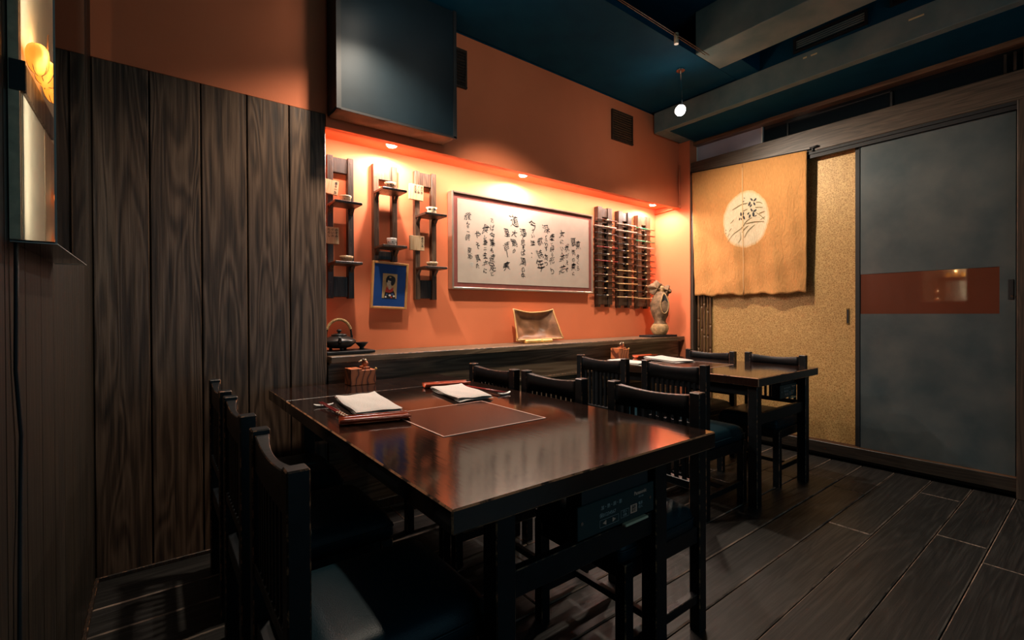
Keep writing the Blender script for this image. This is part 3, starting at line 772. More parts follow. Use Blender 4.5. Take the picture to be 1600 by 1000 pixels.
# ------------------------------------------------------------------ blue framed print leaning under the middle rack
def print_frame():
    t = thing('framed_print', (1.138, 2.715, 1.25), 'small print of a kimono-clad woman on a bright blue mat in a light wood frame', 'picture')
    t.rotation_euler = (.06, .035, 0)
    W, H_ = .232, .285; f = .014
    put('frame', B().box(-W/2, -W/2+f, -.010, .010, -H_/2, H_/2, .003).box(W/2-f, W/2, -.010, .010, -H_/2, H_/2, .003)
        .box(-W/2+f, W/2-f, -.010, .010, -H_/2, -H_/2+f, .003).box(-W/2+f, W/2-f, -.010, .010, H_/2-f, H_/2, .003), M['frame_gold'], t)
    put('mat_board', B().box(-W/2+f, W/2-f, -.001, .006, -H_/2+f, H_/2-f), M['bluemat'], t, label='bright blue mat board')
    A = put('print_sheet', B().box(-.046, .046, -.003, -.0011, -.078, .072), M['printbg'], t)
    y = -.0031
    def flat(pts, m, k, e=.0003):
        b = B(); b.poly([(x, y-.0003*k, z) for x, z in pts], (0, e*.5, 0)); return put(m[0], b, M[m[1]], A)
    def ell(cx, cz, rx, rz, n=20, a0=0, ro=0):
        return [(cx+rx*math.cos(2*PI*i/n)*math.cos(ro)-rz*math.sin(2*PI*i/n)*math.sin(ro), cz+rx*math.cos(2*PI*i/n)*math.sin(ro)+rz*math.sin(2*PI*i/n)*math.cos(ro)) for i in range(n)]
    flat([(-.034, -.077), (-.030, -.045), (-.012, -.022), (.020, -.022), (.034, -.045), (.040, -.077)], ('kimono', 'ink'), 1)
    flat([(-.027, -.040), (-.020, -.008), (-.006, -.020), (.010, -.018), (.024, -.010), (.022, -.035), (.0, -.044)], ('collar', 'printred'), 2)
    flat([(-.008, -.022), (-.008, .000), (.008, .004), (.010, -.018), (.002, -.026)], ('neck', 'skin'), 3)
    flat(ell(-.006, .016, .0150, .024, ro=.12), ('face', 'skin'), 4)
    flat(ell(.006, .044, .028, .017, ro=-.15), ('hair', 'ink'), 5)
    flat(ell(.020, .026, .013, .027, ro=-.25), ('hair', 'ink'), 6)
    flat(ell(-.020, .032, .006, .016), ('hair', 'ink'), 5)
    for k, (cx, cz, r, m) in enumerate(((-.018, -.055, .007, 'printblue'), (.002, -.060, .008, 'printwhite'), (.018, -.052, .009, 'printblue'), (.028, -.064, .007, 'printwhite'), (-.024, -.070, .006, 'printwhite'), (.012, -.070, .006, 'printred'))):
        flat(ell(cx, cz, r, r*.8, 10), ('kimono_patch', m), 7)
    flat(ell(.0, .050, .007, .004, 10), ('comb', 'printbg'), 8)
    flat([(-.014, .018), (-.008, .0185), (-.008, .0175), (-.014, .017)], ('eye', 'ink'), 8); flat([(-.003, .018), (.004, .0185), (.004, .0175), (-.003, .017)], ('eye', 'ink'), 8)
    flat(ell(-.006, .003, .003, .0015, 8), ('mouth', 'printred'), 8)
print_frame()

# ------------------------------------------------------------------ framed calligraphy
CALLI = [('雅', 1.715, 1.743, 0.049), ('ん', 1.715, 1.699, 0.025), ('の', 1.715, 1.675, 0.021), ('一', 1.715, 1.641, 0.022), ('詩', 1.714, 1.6, 0.042), ('夏', 1.729, 1.51, 0.039), ('め', 1.729, 1.469, 0.036), ('や', 1.796, 1.626, 0.047), ('そ', 1.795, 1.551, 0.045), ('真', 1.795, 1.462, 0.047), ('た', 1.794, 1.408, 0.032), ('食', 1.859, 1.67, 0.06), ('し', 1.858, 1.616, 0.033), ('幸', 1.858, 1.575, 0.042), ('二', 1.858, 1.534, 0.022), ('生', 1.858, 1.486, 0.04), ('本', 1.857, 1.43, 0.04), ('に', 1.857, 1.377, 0.033), ('古', 1.92, 1.741, 0.033), ('ば', 1.919, 1.686, 0.041), ('今', 1.919, 1.631, 0.048), ('業', 1.919, 1.58, 0.051), ('も', 1.919, 1.525, 0.035), ('遠', 1.918, 1.468, 0.053), ('足', 1.918, 1.406, 0.061), ('に', 1.918, 1.358, 0.029), ('里', 2.049, 1.662, 0.058), ('音', 2.048, 1.568, 0.058), ('丨', 2.048, 1.507, 0.051), ('夷', 2.047, 1.421, 0.057), ('道', 2.121, 1.755, 0.08), ('大', 2.12, 1.666, 0.047), ('観', 2.12, 1.596, 0.053), ('か', 2.119, 1.538, 0.032), ('遠', 2.204, 1.682, 0.056), ('く', 2.204, 1.641, 0.027), ('思', 2.204, 1.605, 0.044), ('え', 2.204, 1.567, 0.033), ('ば', 2.203, 1.528, 0.037), ('風', 2.203, 1.465, 0.059), ('の', 2.203, 1.403, 0.041), ('中', 2.203, 1.357, 0.042), ('今', 2.299, 1.749, 0.069), ('う', 2.299, 1.702, 0.034), ('い', 2.299, 1.666, 0.032), ('年', 2.298, 1.609, 0.047), ('、', 2.298, 1.545, 0.029), ('、', 2.298, 1.514, 0.03), ('歌', 2.374, 1.63, 0.055), ('詩', 2.373, 1.531, 0.062), ('年', 2.373, 1.442, 0.084), ('深', 2.436, 1.731, 0.058), ('く', 2.436, 1.674, 0.03), ('ら', 2.436, 1.646, 0.03), ('わ', 2.436, 1.614, 0.034), ('す', 2.436, 1.58, 0.033), ('友', 2.435, 1.513, 0.044), ('つ', 2.435, 1.463, 0.034), ('季', 2.5, 1.67, 0.055), ('に', 2.499, 1.619, 0.028), ('映', 2.499, 1.581, 0.045), ('る', 2.499, 1.54, 0.032), ('形', 2.499, 1.489, 0.052), ('り', 2.498, 1.406, 0.048), ('女', 2.606, 1.711, 0.05), ('に', 2.605, 1.649, 0.035), ('い', 2.605, 1.594, 0.035), ('ん', 2.605, 1.558, 0.023), ('茶', 2.605, 1.515, 0.052), ('花', 2.604, 1.422, 0.064), ('我', 2.662, 1.604, 0.054), ('が', 2.662, 1.54, 0.036), ('え', 2.662, 1.484, 0.035), ('ず', 2.661, 1.425, 0.035), ('夏', 2.736, 1.657, 0.063), ('雨', 2.735, 1.573, 0.046), ('の', 2.735, 1.513, 0.034), ('東', 2.735, 1.454, 0.055), ('に', 2.734, 1.399, 0.029), ('東', 2.788, 1.636, 0.066), ('き', 2.787, 1.54, 0.04), ('く', 2.787, 1.492, 0.034), ('ら', 2.787, 1.444, 0.04)]
SIMPLE = 'んの一めやそたし二にばももく中かう、わすつりいががずき大今女丨え'
def calligraphy():
    x0, x1, z0, z1, y = 1.575, 2.945, 1.243, 1.902, 2.712
    t = thing('framed_calligraphy', ((x0+x1)/2, y, z0), 'large framed ink calligraphy on cream paper in the middle of the orange wall', 'picture')
    f = .013
    put('frame', B().box(x0, x0+f, y-.004, YN-.002, z0, z1, .002).box(x1-f, x1, y-.004, YN-.002, z0, z1, .002).box(x0+f, x1-f, y-.004, YN-.002, z0, z0+f, .002).box(x0+f, x1-f, y-.004, YN-.002, z1-f, z1, .002), M['bronze'], t, True)
    put('mount', B().box(x0+f, x1-f, y+.010, y+.02, z0+f, z1-f), M['mount'], t, True, label='dark red mount')
    sh_ = put('paper_sheet', B().box(x0+.047, x1-.047, y+.006, y+.0099, z0+.045, z1-.045), M['paper'], t, True, label='cream calligraphy paper')
    rnd = random.Random(5); P = B(); D = (y+.0055-1e-4)
    for ch, x, z, sz in CALLI:
        k = (2.718-0)/(2.735-0)     # the characters were measured a few millimetres deeper
        x = x*k; z = 1.076+(z-1.076)*k
        a, c = rnd.uniform(-.30, .15), rnd.uniform(-.05, .22); ph = rnd.uniform(0, 6)
        sxk = rnd.uniform(.80, 1.08)
        if ch == '丨': sxk = 1
        def warp(p, sz=sz, a=a, ph=ph, c=c):
            u, v = p.x/sz, p.y/sz
            return Vector(((u+(.13*math.sin(5*v+ph))+a*v)*sz, (v+.09*math.sin(5.5*u+ph*1.7)+c*u)*sz, 0))
        m = Matrix.Translation((x, D, z)) @ Matrix.Rotation(PI/2, 4, 'X') @ Matrix.Diagonal((sxk, 1.02, 1, 1))
        add_mesh(P, text_mesh(ch, sz*1.12, 0, (rnd.uniform(.0004, .0011) if ch in SIMPLE else rnd.uniform(-.0002, .0004)), res=2), m, 0, warp)
    put('ink_writing', P, M['ink'], sh_, True)
    s = B(); cx, cz = 1.733, 1.416; 
    for q in ((-.012, .012, .009, .012), (-.012, .012, -.012, -.009), (-.012, -.009, -.009, .009), (.009, .012, -.009, .009), (-.002, .001, -.007, .007), (-.007, .007, -.002, .001), (-.007, .007, .004, .0055)):
        s.box(cx+q[0], cx+q[1], D, D+.0003, cz+q[2], cz+q[3])
    put('seal_stamp', s, M['printgrey'], sh_, True)
calligraphy()

# ------------------------------------------------------------------ chopstick racks
CS = dict(brown=plain('brown_chopstick', (.09, .035, .022), .3), black=plain('black_chopstick', (.012, .010, .010), .25), red=plain('dark_red_chopstick', (.22, .02, .02), .25),
          pale=plain('pale_wood_chopstick', (.70, .46, .20), .4), pink=plain('pale_pink_chopstick', (.62, .42, .34), .35), green=M['green'], cap=M['cream'])
def chop_rack(x0, x1, z0, z1, zs, cols, label, mat):
    t = thing('chopstick_rack', ((x0+x1)/2, YN, z0), label, 'rack', 'chopstick racks in the niche')
    yf, yb = 2.722, YN-.001; pw = (x1-x0)*.30
    for xa in (x0, x1-pw):
        put('upright', B().box(xa, xa+pw, yf, yb, z0, z1, .002), mat, t, True)
        put('foot', B().box(xa+.004, xa+pw*.6, yf+.006, yb, z0-.02, z0-.0005), mat, t, True)
    put('top_panel', B().box(x0+pw+.0005, x1-pw-.0005, yf+.008, yb, z1-.085, z1-.008, .002), mat, t, True)
    put('bottom_panel', B().box(x0+pw+.0005, x1-pw-.0005, yf+.008, yb, z0, z0+.085, .002), mat, t, True)
    n = 14
    pegs = []
    for k in range(n):
        z = z0+.105+(z1-z0-.235)*k/(n-1)
        put('crossbar', B().box(x0+pw+.0005, x1-pw-.0005, yf+.016, yb, z-.006, z+.006), mat, t, True)
        for xa in (x0-.028, x1+.0005):
            put('peg', B().box(xa, xa+.0275, yf+.010, yf+.022, z-.006, z+.004), mat, t, True)
    L = label.split(' chopstick')[0]
    rr = random.Random(int(x0*100))
    for k, (z, c) in enumerate(zip(zs, cols)):
        xa = x0-.045+rr.uniform(-.012, .012); xb = x1+.05+rr.uniform(-.015, .015)
        if c[0] == 's': xa += .05
        y = yf-.006
        o = thing('chopsticks', (xa, y, z), '', 'chopsticks', 'chopsticks laid across the wall racks')
        o['label'] = '%s pair of chopsticks, %s on the %s chopstick rack' % (c[2], ORD[k], L)
        cm = CS[c[1]]
        for dy, dz in ((0, 0), (-.009, .001)):
            st = put('stick', B().cyl((0, dy, dz), (xb-xa, dy, dz+rr.uniform(-.004, .002)), .0022, .0040, 8), cm, o)
            if c[3]:
                e = (xb-xa)*c[4]
                put('band', B().cyl((e, dy, dz), (e+.022, dy, dz), .0048, .0048, 8), CS[c[3]], st)
ORD = ['topmost', 'second from the top', 'third from the top', 'fourth from the top', 'fifth from the top', 'sixth from the top', 'seventh from the top', 'eighth from the top', 'ninth from the top', 'tenth from the top', 'eleventh from the top', 'bottom-most']
zz1 = [1.885-.0595*k for k in range(12)]
c1 = [('l','brown','brown','cap',.48),('l','pink','pale banded','cap',.55),('l','black','black','cap',.62),('l','brown','brown','cap',.72),('l','red','dark red','cap',.60),('l','black','black','cap',.52),('l','red','red','cap',.66),('l','black','black','pale',.5),('l','brown','brown','cap',.48),('l','black','black','pale',.45),('l','brown','brown','pale',.42),('l','black','black','cap',.50)]
c2 = [('l','pink','pinkish','cap',.5),('l','pink','pinkish','cap',.48),('l','brown','brown','pale',.55),('l','black','black','cap',.48),('l','black','black','pale',.55),('l','brown','brown','pale',.52),('l','black','black','pale',.5),('l','pale','pale wood','cap',.6),('l','pale','pale wood','',0),('l','pale','pale wood','',0),('l','pale','pale wood','',0),('l','pale','pale wood','pink',.4)]
c3 = [('l','green','bright green','pink',.15),('l','black','black','cap',.45),('l','green','dark green','cap',.5),('l','pink','pink','cap',.5),('l','black','black','cap',.48),('l','brown','brown','pale',.5),('l','brown','brown','cap',.5),('l','black','black','pale',.45),('l','red','dark red','cap',.5),('l','brown','brown','pale',.5),('l','black','black','cap',.5),('l','pale','pale wood','cap',.8)]
chop_rack(3.020, 3.203, 1.150, 1.995, zz1, c1, 'left-hand chopstick rack of dark wood beside the calligraphy', M['rack'])
chop_rack(3.290, 3.473, 1.143, 1.990, [z-.012 for z in zz1], c2, 'middle chopstick rack of dark wood in the niche', M['rack'])
chop_rack(3.562, 3.750, 1.135, 1.985, [z-.02 for z in zz1], c3, 'right-hand chopstick rack with a lighter top near the clay vase', M['rack_b'])

# ------------------------------------------------------------------ objects on the shelf
SZ = .857
def teapot():
    put('tea_tray', B().box(.715, .975, 2.53, 2.71, SZ+.004, SZ+.019, .002).box(.74, .95, 2.55, 2.69, SZ, SZ+.004), M['black'], world=(.845, 2.62, SZ), label='black lacquer tray under the iron teapot', cat='tray')
    z = SZ+.0195
    t = thing('teapot', (.805, 2.625, z), 'black iron teapot with a cane-wrapped loop handle on the shelf', 'teapot')
    put('pot_body', B().lathe([(.035, .012), (.062, .018), (.087, .040), (.090, .050), (.086, .058), (.060, .072), (.042, .080), (.040, .078)], n=32), M['iron'], t)
    for a in (.5, 2.6, 4.7): put('foot', B().cyl((.045*math.cos(a), .045*math.sin(a), 0), (.045*math.cos(a), .045*math.sin(a), .018), .008, .010), M['iron'], t)
    put('pot_lid', B().lathe([(.040, .0805), (.042, .086), (.036, .090), (.008, .094), (.007, .099), (.013, .104), (.014, .110), (.008, .116)], n=24), M['iron'], t)
    put('spout', B().tube([(-.02, -.075, .045), (-.025, -.095, .058), (-.028, -.107, .078)], .013, 10, taper=lambda u: 1-.45*u), M['iron'], t)
    pts = [(.068*math.cos(a), 0, .088+.082*math.sin(a)*1.0) for a in [PI*k/20 for k in range(21)]]
    pts = [(.072, 0, .070)]+pts+[(-.072, 0, .070)]
    hd = put('handle', B().tube(pts, .0055, 8), M['iron'], t)
    for k in range(26):
        a = .25*PI+.5*PI*k/25*1.0
        a = .12*PI+.76*PI*k/25
        p = Vector((.068*math.cos(a), 0, .088+.082*math.sin(a))); d = Vector((-.068*math.sin(a), 0, .082*math.cos(a))).normalized()
        put('cane_wrap', B().cyl(p-d*.0026, p+d*.0026, .0082, n=8), M['cane'], hd)
    for s in (-1, 1): put('lug', B().box(s*.070-.006, s*.070+.006, -.005, .005, .058, .082, .002), M['iron'], t)
    t = thing('tea_cup', (.930, 2.62, z), 'small flared black cup beside the iron teapot', 'cup')
    put('cup_body', B().lathe([(.016, 0), (.014, .006), (.012, .012), (.024, .024), (.038, .040), (.036, .040), (.022, .026), (.004, .016)], n=24), M['iron'], t)
teapot()

def plate():
    t = thing('ceramic_plate', (2.24, 2.62, SZ), 'brown rectangular ceramic plate with raised corners propped on the shelf', 'plate')
    R_ = Matrix.Translation((2.26, 2.665, SZ+.128)) @ Matrix.Rotation(-.28, 4, 'X')
    def f(u, v, off=0):
        a, c = u*2-1, v*2-1
        x = .205*a*(1+.06*(1-v)) + .018*(1-v)*1; z = .108*c
        z += .014*abs(a)**2.2*(1 if c > 0 else -.15)*abs(c) - .012*(1-a*a)*c*c*(1 if c > 0 else .2)
        x -= .005*(1-c*c)*a; x *= 1-.045*c
        y = .030-.052*max(abs(a)**3, abs(c)**4)
        y += .006*math.sin(6*a)*math.cos(4*c)+.010*math.exp(-((a-.35)**2+(c+.05)**2)/.06)-.008*math.exp(-((a+.15)**2+(c+.3)**2)/.05)
        return R_ @ Vector((x, y+off, z))
    g = B(); n = 30; mm = 18
    F = g.grid(lambda u, v: f(u, v), n, mm, 0); K = g.grid(lambda u, v: f(u, v, .012), n, mm, 1)
    def rim(A_, C_):
        for i in range(len(A_)-1):
            q = g.bm.faces.new((A_[i], A_[i+1], C_[i+1], C_[i])); q.material_index = 1; q.smooth = True
    rim([r[0] for r in F], [r[0] for r in K]); rim([r[-1] for r in F], [r[-1] for r in K]); rim(F[0], K[0]); rim(F[-1], K[-1])
    put('plate_body', g, [M['ceramic_br'], M['ceramic_rim']], t, True)
    rp = []
    for i in range(61):
        s_ = i/60*4; k = int(s_) % 4; e = s_-int(s_)
        u, v = [(e, 0), (1, e), (1-e, 1), (0, 1-e)][k]
        rp.append(f(u, v, .004))
    put('rim', B().tube(rp, .0055, 6), M['ceramic_rim'], t, True, label='ochre glazed rim')
    s = thing('plate_stand', (2.25, 2.64, SZ), 'pale bamboo stand holding the brown ceramic plate', 'stand')
    put('foot', B().box(2.115, 2.265, 2.590, 2.645, SZ, SZ+.027, .007), M['bambooP'], s, True)
    put('foot', B().box(2.272, 2.375, 2.590, 2.645, SZ, SZ+.026, .007), M['bambooP'], s, True)
    put('back_strut', B().tube([(2.14, 2.640, SZ+.012), (2.15, 2.752, SZ+.012), (2.15, 2.750, SZ+.16)], .006, 8).tube([(2.34, 2.640, SZ+.012), (2.34, 2.752, SZ+.012), (2.34, 2.750, SZ+.16)], .006, 8), M['bambooP'], s, True)
plate()

def vase():
    bd = B(); m = Matrix.Translation((3.655, 2.555, 0)) @ Matrix.Rotation(-.10, 4, 'Z')
    bd.box(-.175, .165, -.062, .085, SZ, SZ+.018, .002, mat=m)
    put('display_board', bd, M['black'], world=(3.655, 2.555, SZ), label='flat black board under the tall clay vase', cat='board')
    z0 = SZ+.0185
    t = thing('clay_vase', (3.675, 2.565, z0), 'tall rough brown clay vase with an open leaf-shaped mouth on the shelf', 'vase')
    def fn(t_, z): return 1+.05*math.sin(3*t_+z*30)+.03*math.sin(7*t_-z*50)
    body = [(.052, 0), (.062, .01), (.078, .055), (.070, .085), (.050, .115), (.052, .135), (.068, .175), (.083, .230), (.083, .285), (.070, .335), (.050, .375), (.036, .395)]
    put('vase_body', B().lathe(body, n=36, fn=fn), M['stone'], t)
    put('vase_foot', B().lathe([(.0535, -.0003), (.064, .012), (.0805, .055), (.0725, .083), (.054, .108)], n=36, fn=fn), M['stone_lt'], t)
    # teardrop opening facing the room, rim stands proud of the body
    d = Vector((-.57, -.78, 0)).normalized(); sd = Vector((d.y*-1, d.x, 0)).normalized()
    rim = []; N_ = 28
    for k in range(N_+1):
        a = 2*PI*k/N_; u = .036*math.sin(a)*(1 if math.cos(a) < 0 else 1-.45*math.cos(a)); v = -.095*math.cos(a)*-1
        zz = .285+v*.95
        rr = .091-.05*(max(0, zz-.30)/.1)**1.3*.6-.05*(max(0, .24-zz)/.1)*.4
        rr2 = max(.02, rr)
        p = sd*u*1.05 + d*math.sqrt(max(1e-6, rr2**2-u*u*.8)) + sd*(.014)
        rim.append(Vector((p.x, p.y, zz)))
    put('mouth_rim', B().tube(rim, .006, 6), M['stone_lt'], t, label='pale rim of the opening')
    c = sum(rim[:-1], Vector())/N_
    g = B(); cv = g.bm.verts.new(c+d*.002); vs = [g.bm.verts.new(p+d*.0015) for p in rim[:-1]]
    for i in range(N_): g.bm.faces.new((cv, vs[i], vs[(i+1) % N_]))
    put('opening', g, M['black'], t, label='dark hollow inside')
    g = B(); lp = [rim[k]+d*.003 for k in range(3, N_-2) if rim[k].z < .30]
    if len(lp) > 3:
        top_ = c+d*.004+Vector((0, 0, .03)); vv = [g.bm.verts.new(p+(top_-p)*.12) for p in lp]+[g.bm.verts.new(top_)]
        g.bm.faces.new(vv)
        put('inner_wall', g, M['stone'], t)
    # ruffled collar at the top
    def ruf(cx, cz, rx, rz, ph):
        b = B(); ring = []
        def s(u, v):
            a = 2*PI*u; q = PI*v
            k = 1+.14*math.sin(5*a+ph)+.08*math.sin(9*a)
            p_ = Matrix.Rotation(-.62, 3, 'Z') @ Vector((cx+rx*k*math.cos(a)*math.sin(q), .024*math.cos(q)+.01*math.sin(4*a), 0)); return (p_.x, p_.y, cz+rz*k*math.sin(a)*math.sin(q))
        b.grid(s, 28, 8); return b
    put('collar', ruf(-.032, .425, .078, .062, 0), M['stone'], t)
    put('collar', ruf(.062, .405, .044, .050, 2), M['stone'], t)
    put('collar_knob', B().lathe([(.010, .385), (.020, .395), (.018, .43), (.010, .445)], (0, -.02, 0), 12), M['stone_lt'], t)
vase()

# ------------------------------------------------------------------ table settings
TZ = .7203
def wood_box(x0, y0, w_, d_, label, sc=1):
    t = thing('toothpick_box', (x0+w_/2, y0+d_/2, TZ), label, 'box', 'carved bird boxes on the tables')
    h = .082*sc
    x1, y1 = x0+w_, y0+d_
    put('box_body', B().box(x0, x1, y0, y1, TZ, TZ+h-.008, .002).box(x0, x0+w_*.45, y0, y1, TZ+h-.008, TZ+h, .001), M['boxwood'], t, True)
    put('bird_perch', B().box(x0+w_*.55, x0+w_*.80, y0+.01, y1-.01, TZ+h-.0079, TZ+h+.006, .001), M['boxwood'], t, True)
    cx, cy = x0+w_*.68, y0+d_*.45; z = TZ+h+.0062
    b = put('bird_body', B().lathe([(.008, 0), (.015, .006), (.017, .016), (.012, .026), (.004, .030)], (cx, cy, z), 16), M['boxwood'], t, True)
    put('bird_head', B().lathe([(.003, 0), (.010, .005), (.010, .012), (.003, .017)], (cx-.009, cy, z+.024), 14), M['bowl_brown'], t, True)
    put('beak', B().cyl((cx-.017, cy-.002, z+.032), (cx-.034, cy-.004, z+.025), .004, .0025, 8), M['cream'], t, True, label='white beak')
    put('wing', B().lathe([(.002, -.006), (.007, 0), (.002, .006)], (cx-.002, cy-.012, z+.033), 10), M['cream'], t, True)
    put('side_knob', B().lathe([(.002, -.007), (.008, 0), (.002, .007)], (x1+.003, y0+.006, TZ+h-.006), 12), M['bambooP'], t, True)
wood_box(.764, 2.312, .128, .09, 'orange figured-wood toothpick box with a carved bird on the near table')
wood_box(2.825, 2.335, .118, .085, 'orange wooden toothpick box with a carved bird on the back table')

def trough(cx, cy, rz, label, L=.225, r=.033):
    t = thing('lacquer_tray', (cx, cy, TZ), label, 'tray', 'red lacquered half-bamboo trays', rz)
    def s(u, v, k=1):
        a = PI*(.06+.88*u); x = -L/2+L*v
        return (x, -r*math.cos(a)*k, .020-.0185*math.sin(a)*k+ (1-k)*.004)
    g = B(); A_ = g.grid(lambda u, v: s(u, v), 16, 12); C_ = g.grid(lambda u, v: s(u, v, .88), 16, 12)
    for a_, c_ in ((A_[0], C_[0]), (A_[-1], C_[-1]), ([q[0] for q in A_], [q[0] for q in C_]), ([q[-1] for q in A_], [q[-1] for q in C_])):
        for i in range(len(a_)-1): g.bm.faces.new((a_[i], a_[i+1], c_[i+1], c_[i]))
    put('trough', g, M['redlac'], t)
    put('rim_bead', B().tube([(-L/2, -r*.98, .019), (L/2, -r*.98, .019)], .0022, 6).tube([(-L/2, r*.98, .019), (L/2, r*.98, .019)], .0022, 6), M['redlac'], t)
    put('floor_strip', B().box(-L/2+.004, L/2-.004, -.004, .004, .0045, .008, .001), M['redlac'], t)
trough(.576, 1.500, -.26, 'red lacquered trough tray beside the nearer white napkin')
trough(1.130, 2.005, -.22, 'red lacquered trough tray behind the further napkin of the near table', .225, .035)
trough(3.11, 2.31, -.10, 'red lacquered trough tray on the back table', .22)

def napkin(cx, cy, w_, d_, rz, label, seed, curl):
    t = thing('napkin', (cx, cy, TZ), label, 'napkin', 'folded white napkins', rz)
    rr = random.Random(seed); p1, p2, p3 = [rr.uniform(0, 6) for _ in range(3)]
    def layer(z, k, cu, nm, sh_=0):
        def s(u, v, up):
            a, c = u*2-1, v*2-1
            e = 1-.03*math.sin(3*a+p1+k)*abs(c)
            x = w_/2*a*(1+.02*math.sin(4*c+p2+k)); y = d_/2*c*e+sh_
            wv = .0018*math.sin(5*a+p2+k)*math.sin(4*c+p3)+cu*(max(0, a)**3*max(0, c)**2*1.0+.6*max(0, -a*.2+c*.8)**4)
            edge = (1-abs(a)**10)*(1-abs(c)**10)
            th = .0045*edge**.4
            return (x, y, z+wv+(th if up else -th*.0)-(0 if up else 0))
        g = B(); A_ = g.grid(lambda u, v: s(u, v, True), 24, 24); C_ = g.grid(lambda u, v: s(u, v, False), 24, 24)
        put(nm, g, M['napkin'], t)
    layer(.0042, 0, curl*.35, 'bottom_fold', -.006)
    layer(.0095, 1, curl*.8, 'middle_fold', .004)
    layer(.0150, 2, curl, 'top_fold')
napkin(.648, 1.775, .165, .365, -.10, 'folded white napkin nearer the left edge of the near table', 1, .009)
napkin(1.062, 1.765, .155, .330, -.14, 'folded white napkin nearer the right-hand chairs of the near table', 4, .007)
napkin(3.02, 2.04, .175, .36, -.30, 'folded white napkin on the back table in front of the red tray', 8, .006)
napkin(2.64, 2.10, .13, .30, -.05, 'folded white napkin at the left edge of the back table', 11, .004)

def chop_rest(x, y, rz, label):
    t = thing('chopstick_rest', (x, y, TZ), label, 'chopstick rest', 'white chopstick rests', rz)
    g = B()
    def s(u, v):
        a = 2*PI*u; q = PI*v; l = .036*math.cos(q); ww = .011*math.sin(q)**.6
        return (l, ww*math.cos(a), .0045+.0042*math.sin(a)*math.sin(q)**.5+.006*(l/.036)**4)
    g.grid(s, 14, 16); bmesh.ops.remove_doubles(g.bm, verts=g.bm.verts[:], dist=1e-5)
    put('rest_body', g, M['white'], t)
    put('blue_stroke', B().box(-.012, .018, -.004, -.0025, .0088, .0092), M['printblue'], t)
chop_rest(.513, 1.868, -.28, 'small white porcelain chopstick rest at the left edge of the near table')
chop_rest(1.212, 1.640, .15, 'small white porcelain chopstick rest on the right side of the near table')
def chops(p0, p1, label, pattern):
    p0, p1 = Vector(p0), Vector(p1)
    t = thing('table_chopsticks', p0, label, 'chopsticks')
    d = p1-p0; s_ = Vector((-d.y, d.x, 0)).normalized()*.0045
    for k in (-1, 1):
        st = put('stick', B().cyl(s_*k, d+s_*k*1.2, .0022, .0038, 8), CS['red'], t)
        if pattern:
            for j in range(5): put('band', B().cyl(d*(.62+.07*j)+s_*k*1.15, d*(.65+.07*j)+s_*k*1.15, .0041, .0042, 8), CS['cap'], st)
chops((.508, 1.895, TZ+.0135), (.515, 1.555, TZ+.006), 'dark red chopsticks with a pale band pattern on the near table left side', True)
chops((1.205, 1.625, TZ+.0135), (1.185, 1.93, TZ+.006), 'dark red chopsticks lying beside the further napkin of the near table', False)

